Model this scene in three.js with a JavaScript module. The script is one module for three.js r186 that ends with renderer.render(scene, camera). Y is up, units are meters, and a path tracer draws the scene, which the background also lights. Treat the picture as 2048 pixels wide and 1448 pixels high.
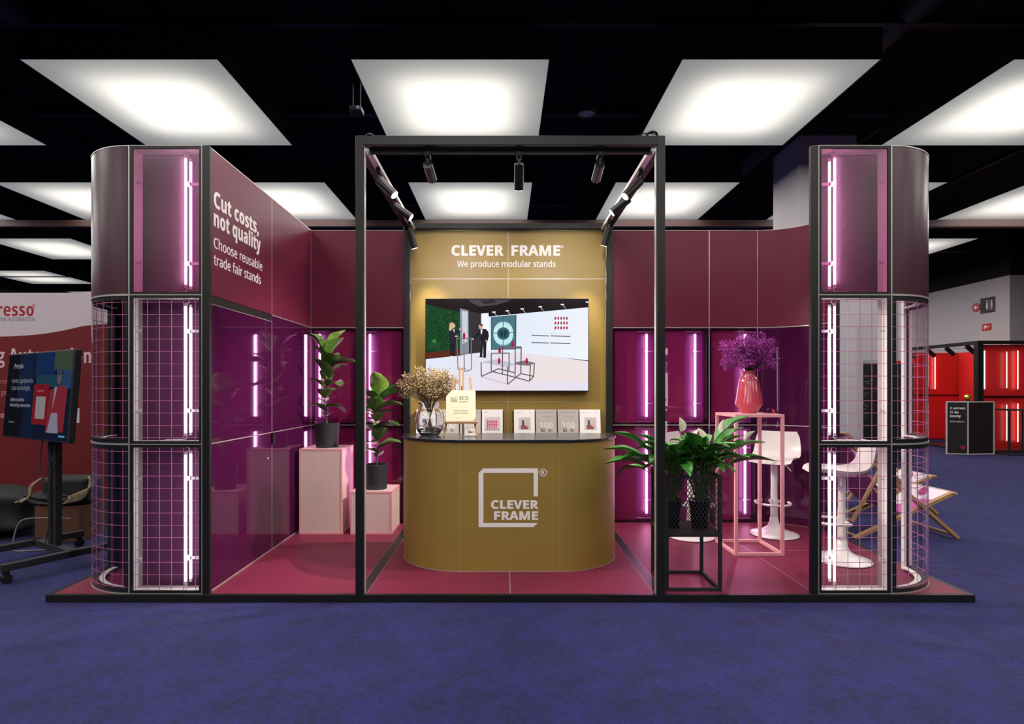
import * as THREE from 'three';
import { RoundedBoxGeometry } from 'three/addons/geometries/RoundedBoxGeometry.js';
import { mergeGeometries, toCreasedNormals } from 'three/addons/utils/BufferGeometryUtils.js';
import { FontLoader } from 'three/addons/loaders/FontLoader.js';
import { RectAreaLightUniformsLib } from 'three/addons/lights/RectAreaLightUniformsLib.js';

// ---------------------------------------------------------------- camera, exposure
const scene = new THREE.Scene();
scene.background = new THREE.Color(0x000000);
const F = 1120, CAMX = -0.042, CAMY = 1.42;
const camera = new THREE.PerspectiveCamera(2 * Math.atan(724 / F) * 180 / Math.PI, 2048 / 1448, 0.05, 100);
camera.position.set(CAMX, CAMY, 0);
camera.lookAt(CAMX, CAMY, -1);
camera.setViewOffset(2048, 1448, 16, -54, 2048, 1448);
const renderer = new THREE.WebGLRenderer({ antialias: true });
renderer.toneMapping = THREE.LinearToneMapping;
renderer.toneMappingExposure = 1.0;
renderer.shadowMap.enabled = true;
RectAreaLightUniformsLib.init();

const L = {                       // light levels
  panelGlow: 0.5, panelInside: 3.0, panelRoom: 4.2,
  tubeGlow: 6, tubeFront: 11, wallTube: 34, spot: 17, screen: 1.0, red: 5.5,
};

// ---------------------------------------------------------------- helpers
let seed = 7;
const rnd = () => { seed = (seed + 0x6d2b79f5) | 0; let t = Math.imul(seed ^ (seed >>> 15), 1 | seed); t = (t + Math.imul(t ^ (t >>> 7), 61 | t)) ^ t; return ((t ^ (t >>> 14)) >>> 0) / 4294967296; };
const rr = (a, b) => a + (b - a) * rnd();
const V = (x, y, Z) => new THREE.Vector3(x, y, -Z);
const V3 = (x, y, z) => new THREE.Vector3(x, y, z);
const lin = (r, g, b) => new THREE.Color().setRGB(r, g, b);
const used = {};
const numbered = (n) => { const k = used[n] = (used[n] ?? -1) + 1; return k ? n + '_' + String(k).padStart(3, '0') : n; };
const shadow = (o) => { o.castShadow = true; o.receiveShadow = true; return o; };

function clean(g) {
  let q = g.index ? g.toNonIndexed() : g.clone();
  for (const k of Object.keys(q.attributes)) if (!['position', 'normal', 'uv'].includes(k)) q.deleteAttribute(k);
  if (!q.attributes.normal) q.computeVertexNormals();
  if (!q.attributes.uv) q.setAttribute('uv', new THREE.BufferAttribute(new Float32Array(q.attributes.position.count * 2), 2));
  q.morphAttributes = {};
  return q;
}
const merge = (gs) => (Array.isArray(gs) ? (gs.length > 1 ? mergeGeometries(gs.map(clean)) : gs[0]) : gs);
// box between world limits; Z is the distance in front of the camera (world z = -Z)
function bx(x0, x1, y0, y1, Z0, Z1, r = 0) {
  const w = Math.abs(x1 - x0), h = Math.abs(y1 - y0), d = Math.abs(Z1 - Z0);
  const g = r ? new RoundedBoxGeometry(w, h, d, 2, Math.min(r, w / 2.01, h / 2.01, d / 2.01)) : new THREE.BoxGeometry(w, h, d);
  return g.translate((x0 + x1) / 2, (y0 + y1) / 2, -(Z0 + Z1) / 2);
}
function bar(a, b, w, d = w, roll = 0) {                    // straight bar of section w x d between two points
  const len = a.distanceTo(b), g = new THREE.BoxGeometry(w, len, d);
  if (roll) g.rotateY(roll);
  const q = new THREE.Quaternion().setFromUnitVectors(V3(0, 1, 0), b.clone().sub(a).normalize());
  return g.applyQuaternion(q).translate((a.x + b.x) / 2, (a.y + b.y) / 2, (a.z + b.z) / 2);
}
function rod(a, b, r, r2 = r, seg = 12) {
  const len = a.distanceTo(b), g = new THREE.CylinderGeometry(r2, r, len, seg);
  const q = new THREE.Quaternion().setFromUnitVectors(V3(0, 1, 0), b.clone().sub(a).normalize());
  return g.applyQuaternion(q).translate((a.x + b.x) / 2, (a.y + b.y) / 2, (a.z + b.z) / 2);
}
const wire = (pts, r, n = 24, rad = 6) => new THREE.TubeGeometry(new THREE.CatmullRomCurve3(pts), n, r, rad);
const lathe = (pts, n = 40) => new THREE.LatheGeometry(pts.map(([x, y]) => new THREE.Vector2(x, y)), n);
// ring sector standing upright round (cx, cZ); angle 0 looks along dZ (-1 = towards camera), 90 deg = along sx
function arcSolid(cx, cZ, R0, R1, a0, a1, y0, y1, sx, dZ, n = 28) {
  const pos = [], P = (r, a, y) => [cx + sx * r * Math.sin(a), y, -(cZ + dZ * r * Math.cos(a))];
  const quad = (a, b, c, d) => { const f = sx * dZ < 0 ? [a, b, c, a, c, d] : [a, c, b, a, d, c]; f.forEach((p) => pos.push(...p)); };
  for (let i = 0; i < n; i++) {
    const A = a0 + (a1 - a0) * i / n, B = a0 + (a1 - a0) * (i + 1) / n;
    quad(P(R1, A, y0), P(R1, B, y0), P(R1, B, y1), P(R1, A, y1));
    quad(P(R0, B, y0), P(R0, A, y0), P(R0, A, y1), P(R0, B, y1));
    quad(P(R0, A, y1), P(R1, A, y1), P(R1, B, y1), P(R0, B, y1));
    quad(P(R0, B, y0), P(R1, B, y0), P(R1, A, y0), P(R0, A, y0));
  }
  quad(P(R0, a0, y0), P(R1, a0, y0), P(R1, a0, y1), P(R0, a0, y1));
  quad(P(R1, a1, y0), P(R0, a1, y0), P(R0, a1, y1), P(R1, a1, y1));
  const g = new THREE.BufferGeometry();
  g.setAttribute('position', new THREE.Float32BufferAttribute(pos, 3));
  g.computeVertexNormals();
  return toCreasedNormals(g, 0.5);
}
function arcSheet(cx, cZ, R, a0, a1, y0, y1, sx, dZ, n = 40) {
  const pos = [], nor = [], idx = [], uv = [], rev = sx * dZ > 0;
  for (let i = 0; i <= n; i++) {
    const a = a0 + (a1 - a0) * i / n, nx = sx * Math.sin(a), nz = -dZ * Math.cos(a);
    for (const y of [y0, y1]) { pos.push(cx + R * nx, y, -cZ + R * nz); nor.push(nx, 0, nz); uv.push(i / n, y); }
    if (i < n) { const k = i * 2; idx.push(...(rev ? [k, k + 1, k + 2, k + 1, k + 3, k + 2] : [k, k + 2, k + 1, k + 1, k + 2, k + 3])); }
  }
  const g = new THREE.BufferGeometry();
  g.setAttribute('position', new THREE.Float32BufferAttribute(pos, 3));
  g.setAttribute('normal', new THREE.Float32BufferAttribute(nor, 3));
  g.setAttribute('uv', new THREE.Float32BufferAttribute(uv, 2));
  g.setIndex(idx);
  return g;
}
const pane = (x0, x1, y0, y1, Z) => new THREE.PlaneGeometry(x1 - x0, y1 - y0).translate((x0 + x1) / 2, (y0 + y1) / 2, -Z);

function thing(name, label, category, [x, y, Z] = [0, 0, 0], group) {
  const o = new THREE.Group(); o.name = numbered(name); o.position.set(x, y, -Z);
  o.userData = { label, category }; if (group) o.userData.group = group;
  scene.add(o); return o;
}
function tagged(o, label, category, group) { o.userData.label = label; o.userData.category = category; if (group) o.userData.group = group; return o; }
const worldOf = (p) => { const v = V3(0, 0, 0); while (p && p !== scene) { v.add(p.position); p = p.parent; } return v; };
// part in world coordinates under a thing that is not turned
function part(parent, name, geo, mat, label) {
  const o = worldOf(parent), m = shadow(new THREE.Mesh(merge(geo).clone().translate(-o.x, -o.y, -o.z), mat));
  m.name = name; if (label) m.userData.label = label; parent.add(m); return m;
}
// part in the parent's own coordinates
function local(parent, name, geo, mat, label) {
  const m = shadow(new THREE.Mesh(merge(geo), mat)); m.name = name; if (label) m.userData.label = label; parent.add(m); return m;
}
// a piece whose geometry is shared: mesh moved to its world place
function piece(parent, name, geo, mat, x, y, Z, ry = 0) {
  const o = worldOf(parent), m = shadow(new THREE.Mesh(geo, mat)); m.name = name; m.position.set(x - o.x, y - o.y, -Z - o.z); m.rotation.y = ry; parent.add(m); return m;
}
function solo(name, geo, mat, label, category, group) {       // one-mesh thing in world coordinates, put at its base
  const g = merge(geo).clone(); g.computeBoundingBox(); const b = g.boundingBox, c = V3((b.min.x + b.max.x) / 2, b.min.y, (b.min.z + b.max.z) / 2);
  const m = shadow(new THREE.Mesh(g.translate(-c.x, -c.y, -c.z), mat)); m.name = numbered(name); m.position.copy(c); scene.add(m);
  return tagged(m, label, category, group);
}
function struct(name, geo, mat) { const m = shadow(new THREE.Mesh(merge(geo), mat)); m.name = name; m.userData.kind = 'structure'; scene.add(m); return m; }
function dup(o, label) { const c = o.clone(); c.name = numbered(o.name.replace(/_\d{3}$/, '')); c.userData = { ...o.userData }; if (label) c.userData.label = label; scene.add(c); return c; }

// ---------------------------------------------------------------- textures
function dataTex(n, f, srgb = true, rep) {
  const d = new Uint8Array(n * n * 4);
  for (let y = 0; y < n; y++) for (let x = 0; x < n; x++) { const c = f(x, y), k = (y * n + x) * 4; d[k] = c[0]; d[k + 1] = c[1]; d[k + 2] = c[2]; d[k + 3] = 255; }
  const t = new THREE.DataTexture(d, n, n); t.wrapS = t.wrapT = THREE.RepeatWrapping; t.magFilter = THREE.LinearFilter; t.minFilter = THREE.LinearMipmapLinearFilter;
  if (srgb) t.colorSpace = THREE.SRGBColorSpace; if (rep) t.repeat.set(rep, rep); t.needsUpdate = true; return t;
}
function tileNoise(n, cells) {                                // tileable value noise
  const g = Array.from({ length: cells * cells }, rnd);
  return (x, y) => {
    const u = x / n * cells, v = y / n * cells, i = Math.floor(u), j = Math.floor(v), s = (t) => t * t * (3 - 2 * t), a = s(u - i), b = s(v - j);
    const q = (p, r) => g[(r % cells) * cells + (p % cells)];
    return (q(i, j) * (1 - a) + q(i + 1, j) * a) * (1 - b) + (q(i, j + 1) * (1 - a) + q(i + 1, j + 1) * a) * b;
  };
}
function canvasTex(w, h, draw) {
  const c = document.createElement('canvas'); c.width = w; c.height = h; draw(c.getContext('2d'), w, h);
  const t = new THREE.CanvasTexture(c); t.colorSpace = THREE.SRGBColorSpace; return t;
}
const fine = tileNoise(512, 256), mid = tileNoise(512, 40), coarse = tileNoise(512, 9);
const carpetTex = dataTex(512, (x, y) => { const k = 0.62 + 0.34 * fine(x, y) + 0.3 * mid(x, y) + 0.22 * (coarse(x, y) - 0.5) + (rnd() - 0.5) * 0.34, v = Math.max(0.2, k); return [Math.min(255, 31 * v), Math.min(255, 30 * v), Math.min(255, 87 * v)]; });
const carpetBump = dataTex(512, (x, y) => { const v = 255 * Math.min(1, 0.5 * fine(x, y) + 0.5 * rnd()); return [v, v, v]; }, false);
const woodTex = dataTex(256, (x, y) => { const k = 0.82 + 0.16 * Math.sin(x * 0.22 + 3 * coarse(x * 2 % 512, y)) * mid(x, y * 0.2) + 0.1 * (fine(x, y * 0.1) - 0.5); return [205 * k, 158 * k, 104 * k]; });
const grainTex = dataTex(256, (x, y) => { const v = 205 + 50 * fine(x * 2, y * 2) * (0.6 + 0.4 * rnd()); return [v, v, v]; });

// ---------------------------------------------------------------- materials
const S = (o) => new THREE.MeshStandardMaterial(o), PM = (o) => new THREE.MeshPhysicalMaterial(o);
const M = {
  carpet: S({ map: carpetTex, bumpMap: carpetBump, bumpScale: 0.004, roughness: 1 }),
  void: S({ color: lin(0.006, 0.006, 0.008), roughness: 0.95 }),
  beam: S({ color: lin(0.014, 0.014, 0.017), roughness: 0.6 }),
  redBeam: S({ color: lin(0.05, 0.018, 0.016), roughness: 0.6 }),
  white: S({ color: lin(0.52, 0.48, 0.5), roughness: 0.85 }),
  black: S({ color: lin(0.013, 0.012, 0.011), roughness: 0.42, metalness: 0.2 }),
  blackMatte: S({ color: lin(0.012, 0.012, 0.014), roughness: 0.65 }),
  alu: S({ color: lin(0.55, 0.52, 0.48), roughness: 0.38, metalness: 0.6 }),
  liner: S({ color: lin(0.82, 0.8, 0.76), roughness: 0.42, metalness: 0.1 }),
  burgundy: PM({ color: lin(0.15, 0.014, 0.042), roughness: 0.42, specularIntensity: 0.55 }),
  plumSatin: PM({ color: lin(0.065, 0.018, 0.03), roughness: 0.3, specularIntensity: 0.75 }),
  plumGloss: PM({ color: lin(0.055, 0.005, 0.038), roughness: 0.05, ior: 1.5 }),
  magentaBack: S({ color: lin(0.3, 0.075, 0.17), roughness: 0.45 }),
  columnBack: PM({ color: lin(0.11, 0.024, 0.08), roughness: 0.35 }),
  violetBack: PM({ color: lin(0.3, 0.08, 0.28), roughness: 0.3, clearcoat: 0.5, clearcoatRoughness: 0.15 }),
  floorPanel: PM({ color: lin(0.17, 0.016, 0.045), roughness: 0.48, specularIntensity: 0.6 }),
  olive: PM({ color: lin(0.33, 0.215, 0.042), roughness: 0.42, clearcoat: 0.15, clearcoatRoughness: 0.4 }),
  counterTop: PM({ color: lin(0.02, 0.02, 0.024), roughness: 0.25, clearcoat: 0.5, clearcoatRoughness: 0.15 }),
  tintPane: PM({ color: lin(0.78, 0.34, 0.62), transmission: 1, thickness: 0, roughness: 0.02, ior: 1.5 }),
  smokePane: PM({ color: lin(0.66, 0.24, 0.46), transmission: 1, thickness: 0, roughness: 0.28, ior: 1.5 }),
  clearPane: PM({ color: lin(0.95, 0.94, 0.95), transmission: 1, thickness: 0, roughness: 0.01, ior: 1.5 }),
  pinkGrid: S({ color: lin(0.56, 0.16, 0.36), roughness: 0.5 }),
  print: S({ color: lin(0.95, 0.88, 0.84), roughness: 0.6 }),
  tube: S({ color: 0xffffff, emissive: lin(1, 0.93, 0.97), emissiveIntensity: L.tubeGlow, roughness: 0.5 }),
  tubeRed: S({ color: 0xffffff, emissive: lin(1, 0.78, 0.68), emissiveIntensity: L.red, roughness: 0.5 }),
  clip: PM({ color: lin(0.8, 0.8, 0.82), roughness: 0.2, metalness: 0.3 }),
  pink: S({ color: lin(0.74, 0.34, 0.37), roughness: 0.5 }),
  pinkPale: S({ color: lin(0.9, 0.64, 0.62), roughness: 0.55, map: grainTex }),
  pot: S({ color: lin(0.02, 0.021, 0.026), roughness: 0.55 }),
  potGloss: S({ color: lin(0.008, 0.008, 0.009), roughness: 0.12 }),
  soil: S({ color: lin(0.03, 0.02, 0.013), roughness: 1 }),
  stem: S({ color: lin(0.11, 0.1, 0.035), roughness: 0.8 }),
  greenStem: S({ color: lin(0.09, 0.17, 0.04), roughness: 0.6 }),
  seat: PM({ color: lin(0.74, 0.7, 0.68), roughness: 0.3, clearcoat: 0.3, clearcoatRoughness: 0.2 }),
  cushion: S({ color: lin(0.76, 0.71, 0.67), roughness: 0.6 }),
  wood: S({ map: woodTex, roughness: 0.6 }),
  redWall: S({ color: lin(0.75, 0.02, 0.02), roughness: 0.4 }),
};
const panelGlow = PM({ color: lin(0.92, 0.93, 0.9), transmission: 0.62, thickness: 0, roughness: 1, emissive: lin(0.95, 0.97, 0.93), emissiveIntensity: L.panelGlow });

const font = { b: await new FontLoader().loadAsync('fonts/droid/droid_sans_bold.typeface.json'), r: await new FontLoader().loadAsync('fonts/droid/droid_sans_regular.typeface.json') };
// printed lettering: left edge at x = 0, baseline at y = 0, given width; weight thickens the strokes
function lettering(str, width, cap, bold = true, weight = 0) {
  const f = bold ? font.b : font.r, g = new THREE.ExtrudeGeometry(f.generateShapes(str, 1), { depth: 0.001, curveSegments: 5, bevelEnabled: weight > 0, bevelSize: weight, bevelThickness: 0.0002, bevelSegments: 1 });
  g.computeBoundingBox(); const b = g.boundingBox;
  const capG = new THREE.ShapeGeometry(f.generateShapes('H', 1)); capG.computeBoundingBox(); const ch = capG.boundingBox.max.y - capG.boundingBox.min.y;
  return g.translate(-b.min.x, 0, 0).scale(width / (b.max.x - b.min.x), cap / ch, 1);
}
function registered(r, w) {                                   // the (R) ring mark centred at 0,0
  const ring = new THREE.RingGeometry(r - w, r, 28); const t = lettering('R', r * 0.8, r * 0.95, true).translate(-r * 0.4, -r * 0.475, 0);
  return mergeGeometries([clean(ring), clean(t)]);
}

// ================================================================ THE HALL
const FL = 0.05, H = 3.3, CEIL = 6.3;
{
  const g = new THREE.BoxGeometry(30, 0.2, 40), uv = g.attributes.uv; for (let i = 0; i < uv.count; i++) uv.setXY(i, uv.getX(i) * 30 / 0.9, uv.getY(i) * 40 / 0.9);
  struct('floor', g.translate(-1, -0.1, -8), M.carpet);
}
struct('ceiling', bx(-16, 14, CEIL, CEIL + 0.2, -12, 28), M.void);
struct('wall_left', bx(-16.2, -16, 0, CEIL, -12, 28), M.void);
struct('wall_back', bx(-16, 14, 0, CEIL, 28, 28.2), M.void);
struct('wall_front', bx(-16, 14, 0, CEIL, -12.2, -12), M.beam);
// right-hand wall: white and stepping out at Z = 14
struct('wall_right', [bx(12.6, 12.8, 0, 4.27, 14, 28), bx(12.8, 14, 0, 4.27, 14, 14.2)], M.white);
struct('wall_right_upper', [bx(12.62, 12.8, 4.27, CEIL, 14.02, 28), bx(12.8, 14, 4.27, CEIL, 14.02, 14.2)], M.void);
struct('wall_side', bx(14, 14.2, 0, CEIL, -12, 14.2), M.void);
struct('wall_pillar', bx(4.285, 5.12, 0, 5.13, 8.2, 9.0), M.white);
struct('trim_1', bx(12.585, 12.6, 2.55, 2.58, 14.2, 17.5), M.white);
// black services under the ceiling
let trimNo = 2;
const trim = (g, m) => struct('trim_' + trimNo++, g, m);
for (const [y, Z, h, m] of [[5.35, 5.1, 0.14, M.beam], [5.6, 6.4, 0.1, M.beam], [5.45, 8.2, 0.12, M.beam], [4.5, 10.6, 0.12, M.redBeam], [5.5, 12.4, 0.14, M.beam], [5.1, 15, 0.16, M.redBeam], [4.72, 16.4, 0.14, M.beam]]) trim(bx(-15.9, 12.4, y, y + h, Z, Z + h), m);
for (const x of [-7.4, -4.05, -0.72, 2.8, 6.1, 9.2]) trim(bx(x, x + 0.09, 5.7, 5.8, 1, 27), M.beam);
for (const [x, y, r] of [[-5.6, 5.75, 0.22], [4.6, 5.8, 0.2]]) trim(new THREE.CylinderGeometry(r, r, 24, 20).rotateX(Math.PI / 2).translate(x, y, -13), M.beam);

// ---------------------------------------------------------------- luminous ceiling panels
const SIDE = 0.6 * H;
const panelPlain = S({ color: lin(0.9, 0.9, 0.88), roughness: 0.9, emissive: lin(1, 0.97, 0.92), emissiveIntensity: 0.9 });
function ceilingLight(inView) {
  const t = thing('ceiling_light', '', 'ceiling light', [0, 0, 0], 'luminous ceiling panels');
  const s = SIDE / 2;
  local(t, 'diffuser', new THREE.PlaneGeometry(SIDE, SIDE).rotateX(Math.PI / 2), inView ? panelGlow : panelPlain);
  const ring = (w, h, y, o) => [[-1, 0], [1, 0], [0, -1], [0, 1]].map(([a, b]) => new THREE.BoxGeometry(a ? w : SIDE + 2 * o, h, b ? w : SIDE + 2 * o).translate(a * (s + o - w / 2), y, b * (s + o - w / 2)));
  local(t, 'trim_frame', ring(0.012, 0.02, 0.004, 0.012), M.blackMatte);
  local(t, 'housing', [...ring(0.004, 0.3, 0.16, 0.01), new THREE.BoxGeometry(SIDE + 0.02, 0.004, SIDE + 0.02).translate(0, 0.312, 0)], M.blackMatte);
  local(t, 'reflector', [...ring(0.004, 0.3, 0.155, 0.005), new THREE.BoxGeometry(SIDE, 0.004, SIDE).translate(0, 0.306, 0)], M.blackMatte);
  const inner = new THREE.RectAreaLight(lin(1, 0.955, 0.86), L.panelInside, SIDE * 0.64, SIDE * 0.64); inner.name = 'light_inside'; inner.position.y = 0.29; inner.rotation.x = -Math.PI / 2; if (inView) t.add(inner);
  const room = new THREE.RectAreaLight(lin(1, 0.96, 0.92), L.panelRoom, SIDE * 0.98, SIDE * 0.98); room.name = 'light_below'; room.position.y = -0.006; room.rotation.x = -Math.PI / 2; t.add(room);
  return t;
}
{
  const protos = [], px = (X, Z) => 1008 + F * (X - CAMX) / Z;
  const rows = ['nearest', 'second', 'third', 'fourth', 'fifth'], nth = ['first', 'second', 'third', 'fourth', 'fifth', 'sixth', 'seventh', 'eighth', 'ninth', 'tenth', 'eleventh'];
  for (let r = -3; r <= 4; r++) {
    let seen = 0;
    for (let c = -4; c <= 4; c++) {
      const X0 = CAMX + (-0.4636 + 1.005 * c) * H, Z0 = (1.697 + 1.01 * r) * H, X1 = X0 + SIDE, Z1 = Z0 + SIDE;
      if (X1 > 12.4 || X0 < -15.5 || (r < 0 && Math.abs(c) > 3)) continue;
      const vis = r >= 0 && px(X1, X1 > 0 ? Z0 : Z1) > 0 && px(X0, X0 < 0 ? Z0 : Z1) < 2048, k = vis ? 1 : 0;
      const t = protos[k] ? dup(protos[k]) : (protos[k] = ceilingLight(vis));
      t.position.set((X0 + X1) / 2, CAMY + H, -(Z0 + Z1) / 2);
      t.userData.label = vis ? `glowing white square ceiling panel, ${rows[r]} row from the viewer, ${nth[seen++]} from the left` : 'luminous square ceiling panel beyond the edge of the picture';
    }
  }
}
{ // pendant downlight and projector between the panels
  const t = thing('pendant_downlight', 'black round downlight hanging between two glowing ceiling panels', 'ceiling light', [0.946, 4.7, 6.7]);
  local(t, 'body', lathe([[0, 0.26], [0.1, 0.26], [0.115, 0.24], [0.115, 0], [0.1, 0], [0.1, 0.03], [0, 0.03]]), M.blackMatte);
  local(t, 'lens', new THREE.CylinderGeometry(0.098, 0.098, 0.01, 32).translate(0, 0.02, 0), S({ color: lin(0.3, 0.3, 0.34), roughness: 0.3 }));
  local(t, 'rod', rod(V3(0, 0.26, 0), V3(0, 1.58, 0), 0.012), M.blackMatte);
  const p = thing('ceiling_projector', 'small dark projector hanging from the ceiling beside the middle light panel', 'projector', [-1.62, 4.4, 6.0]);
  local(p, 'body', new RoundedBoxGeometry(0.13, 0.06, 0.14, 2, 0.015), M.blackMatte);
  local(p, 'lens', new THREE.CylinderGeometry(0.018, 0.018, 0.02, 16).rotateX(Math.PI / 2).translate(0.03, 0, 0.07), S({ color: lin(0.3, 0.35, 0.45), roughness: 0.2 }));
  local(p, 'hanger', [rod(V3(-0.04, 0.03, 0), V3(-0.04, 1.85, 0), 0.006), rod(V3(0.04, 0.03, 0), V3(0.04, 1.85, 0), 0.006)], M.blackMatte);
}

// ================================================================ THE BOOTH
const ZF = 3.745, ZB = 5.745, TOP = 3.05;
{
  const t = thing('booth_platform', 'low black-edged booth platform with burgundy floor panels', 'platform', [0, 0, 4.8]);
  part(t, 'edge_frame', bx(-3.09, 3.09, 0.001, FL - 0.004, 3.722, 5.95), M.black);
  part(t, 'border', [bx(-3.09, 3.09, FL - 0.004, FL, 3.722, 3.75), bx(-3.09, -3.055, FL - 0.004, FL, 3.75, 5.95), bx(3.055, 3.09, FL - 0.004, FL, 3.75, 5.95), bx(-1.035, -0.965, FL - 0.004, FL, 3.75, 5.95), bx(0.965, 1.035, FL - 0.004, FL, 3.75, 5.95)], M.black);
  part(t, 'joint_profile', bx(-3.055, 3.055, FL - 0.004, FL - 0.001, 3.75, 5.95), M.alu);
  for (const [a, b] of [[-3.055, -2.04], [-2.04, -1.035], [-0.965, 0], [0, 0.965], [1.035, 2.04], [2.04, 3.055]])
    for (const [c, d] of [[3.75, 4.745], [4.745, 5.745], [5.745, 5.95]]) part(t, 'floor_panel', bx(a + 0.003, b - 0.003, FL - 0.0035, FL, c + 0.003, d - 0.003), M.floorPanel);
}
const TUBE = new THREE.CylinderGeometry(0.0085, 0.0085, 0.856, 12, 1, true), CAP = new THREE.CylinderGeometry(0.01, 0.01, 0.022, 14);
// a fluorescent tube with end caps and its light, standing on (x, y) at distance Z; faces the camera
function tube(parent, x, yc, Z, mat = M.tube, k = L.tubeFront, tint = lin(1, 0.9, 0.96)) {
  const t = piece(parent, 'tube_light', TUBE, mat, x, yc, Z);
  for (const s of [-1, 1]) { const c = shadow(new THREE.Mesh(CAP, M.clip)); c.name = 'end_cap'; c.position.y = s * 0.437; t.add(c); }
  const l = new THREE.RectAreaLight(tint, k, 0.022, 0.84); l.name = 'light_of_tube'; l.position.set(0, 0, 0.016); l.rotation.y = Math.PI; t.add(l);
  return t;
}
function frameBars(x0, x1, y0, y1, w, Z0, Z1) { return [bx(x0, x1, y1 - w, y1, Z0, Z1), bx(x0, x1, y0, y0 + w, Z0, Z1), bx(x0, x0 + w, y0 + w, y1 - w, Z0, Z1), bx(x1 - w, x1, y0 + w, y1 - w, Z0, Z1)]; }

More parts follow.
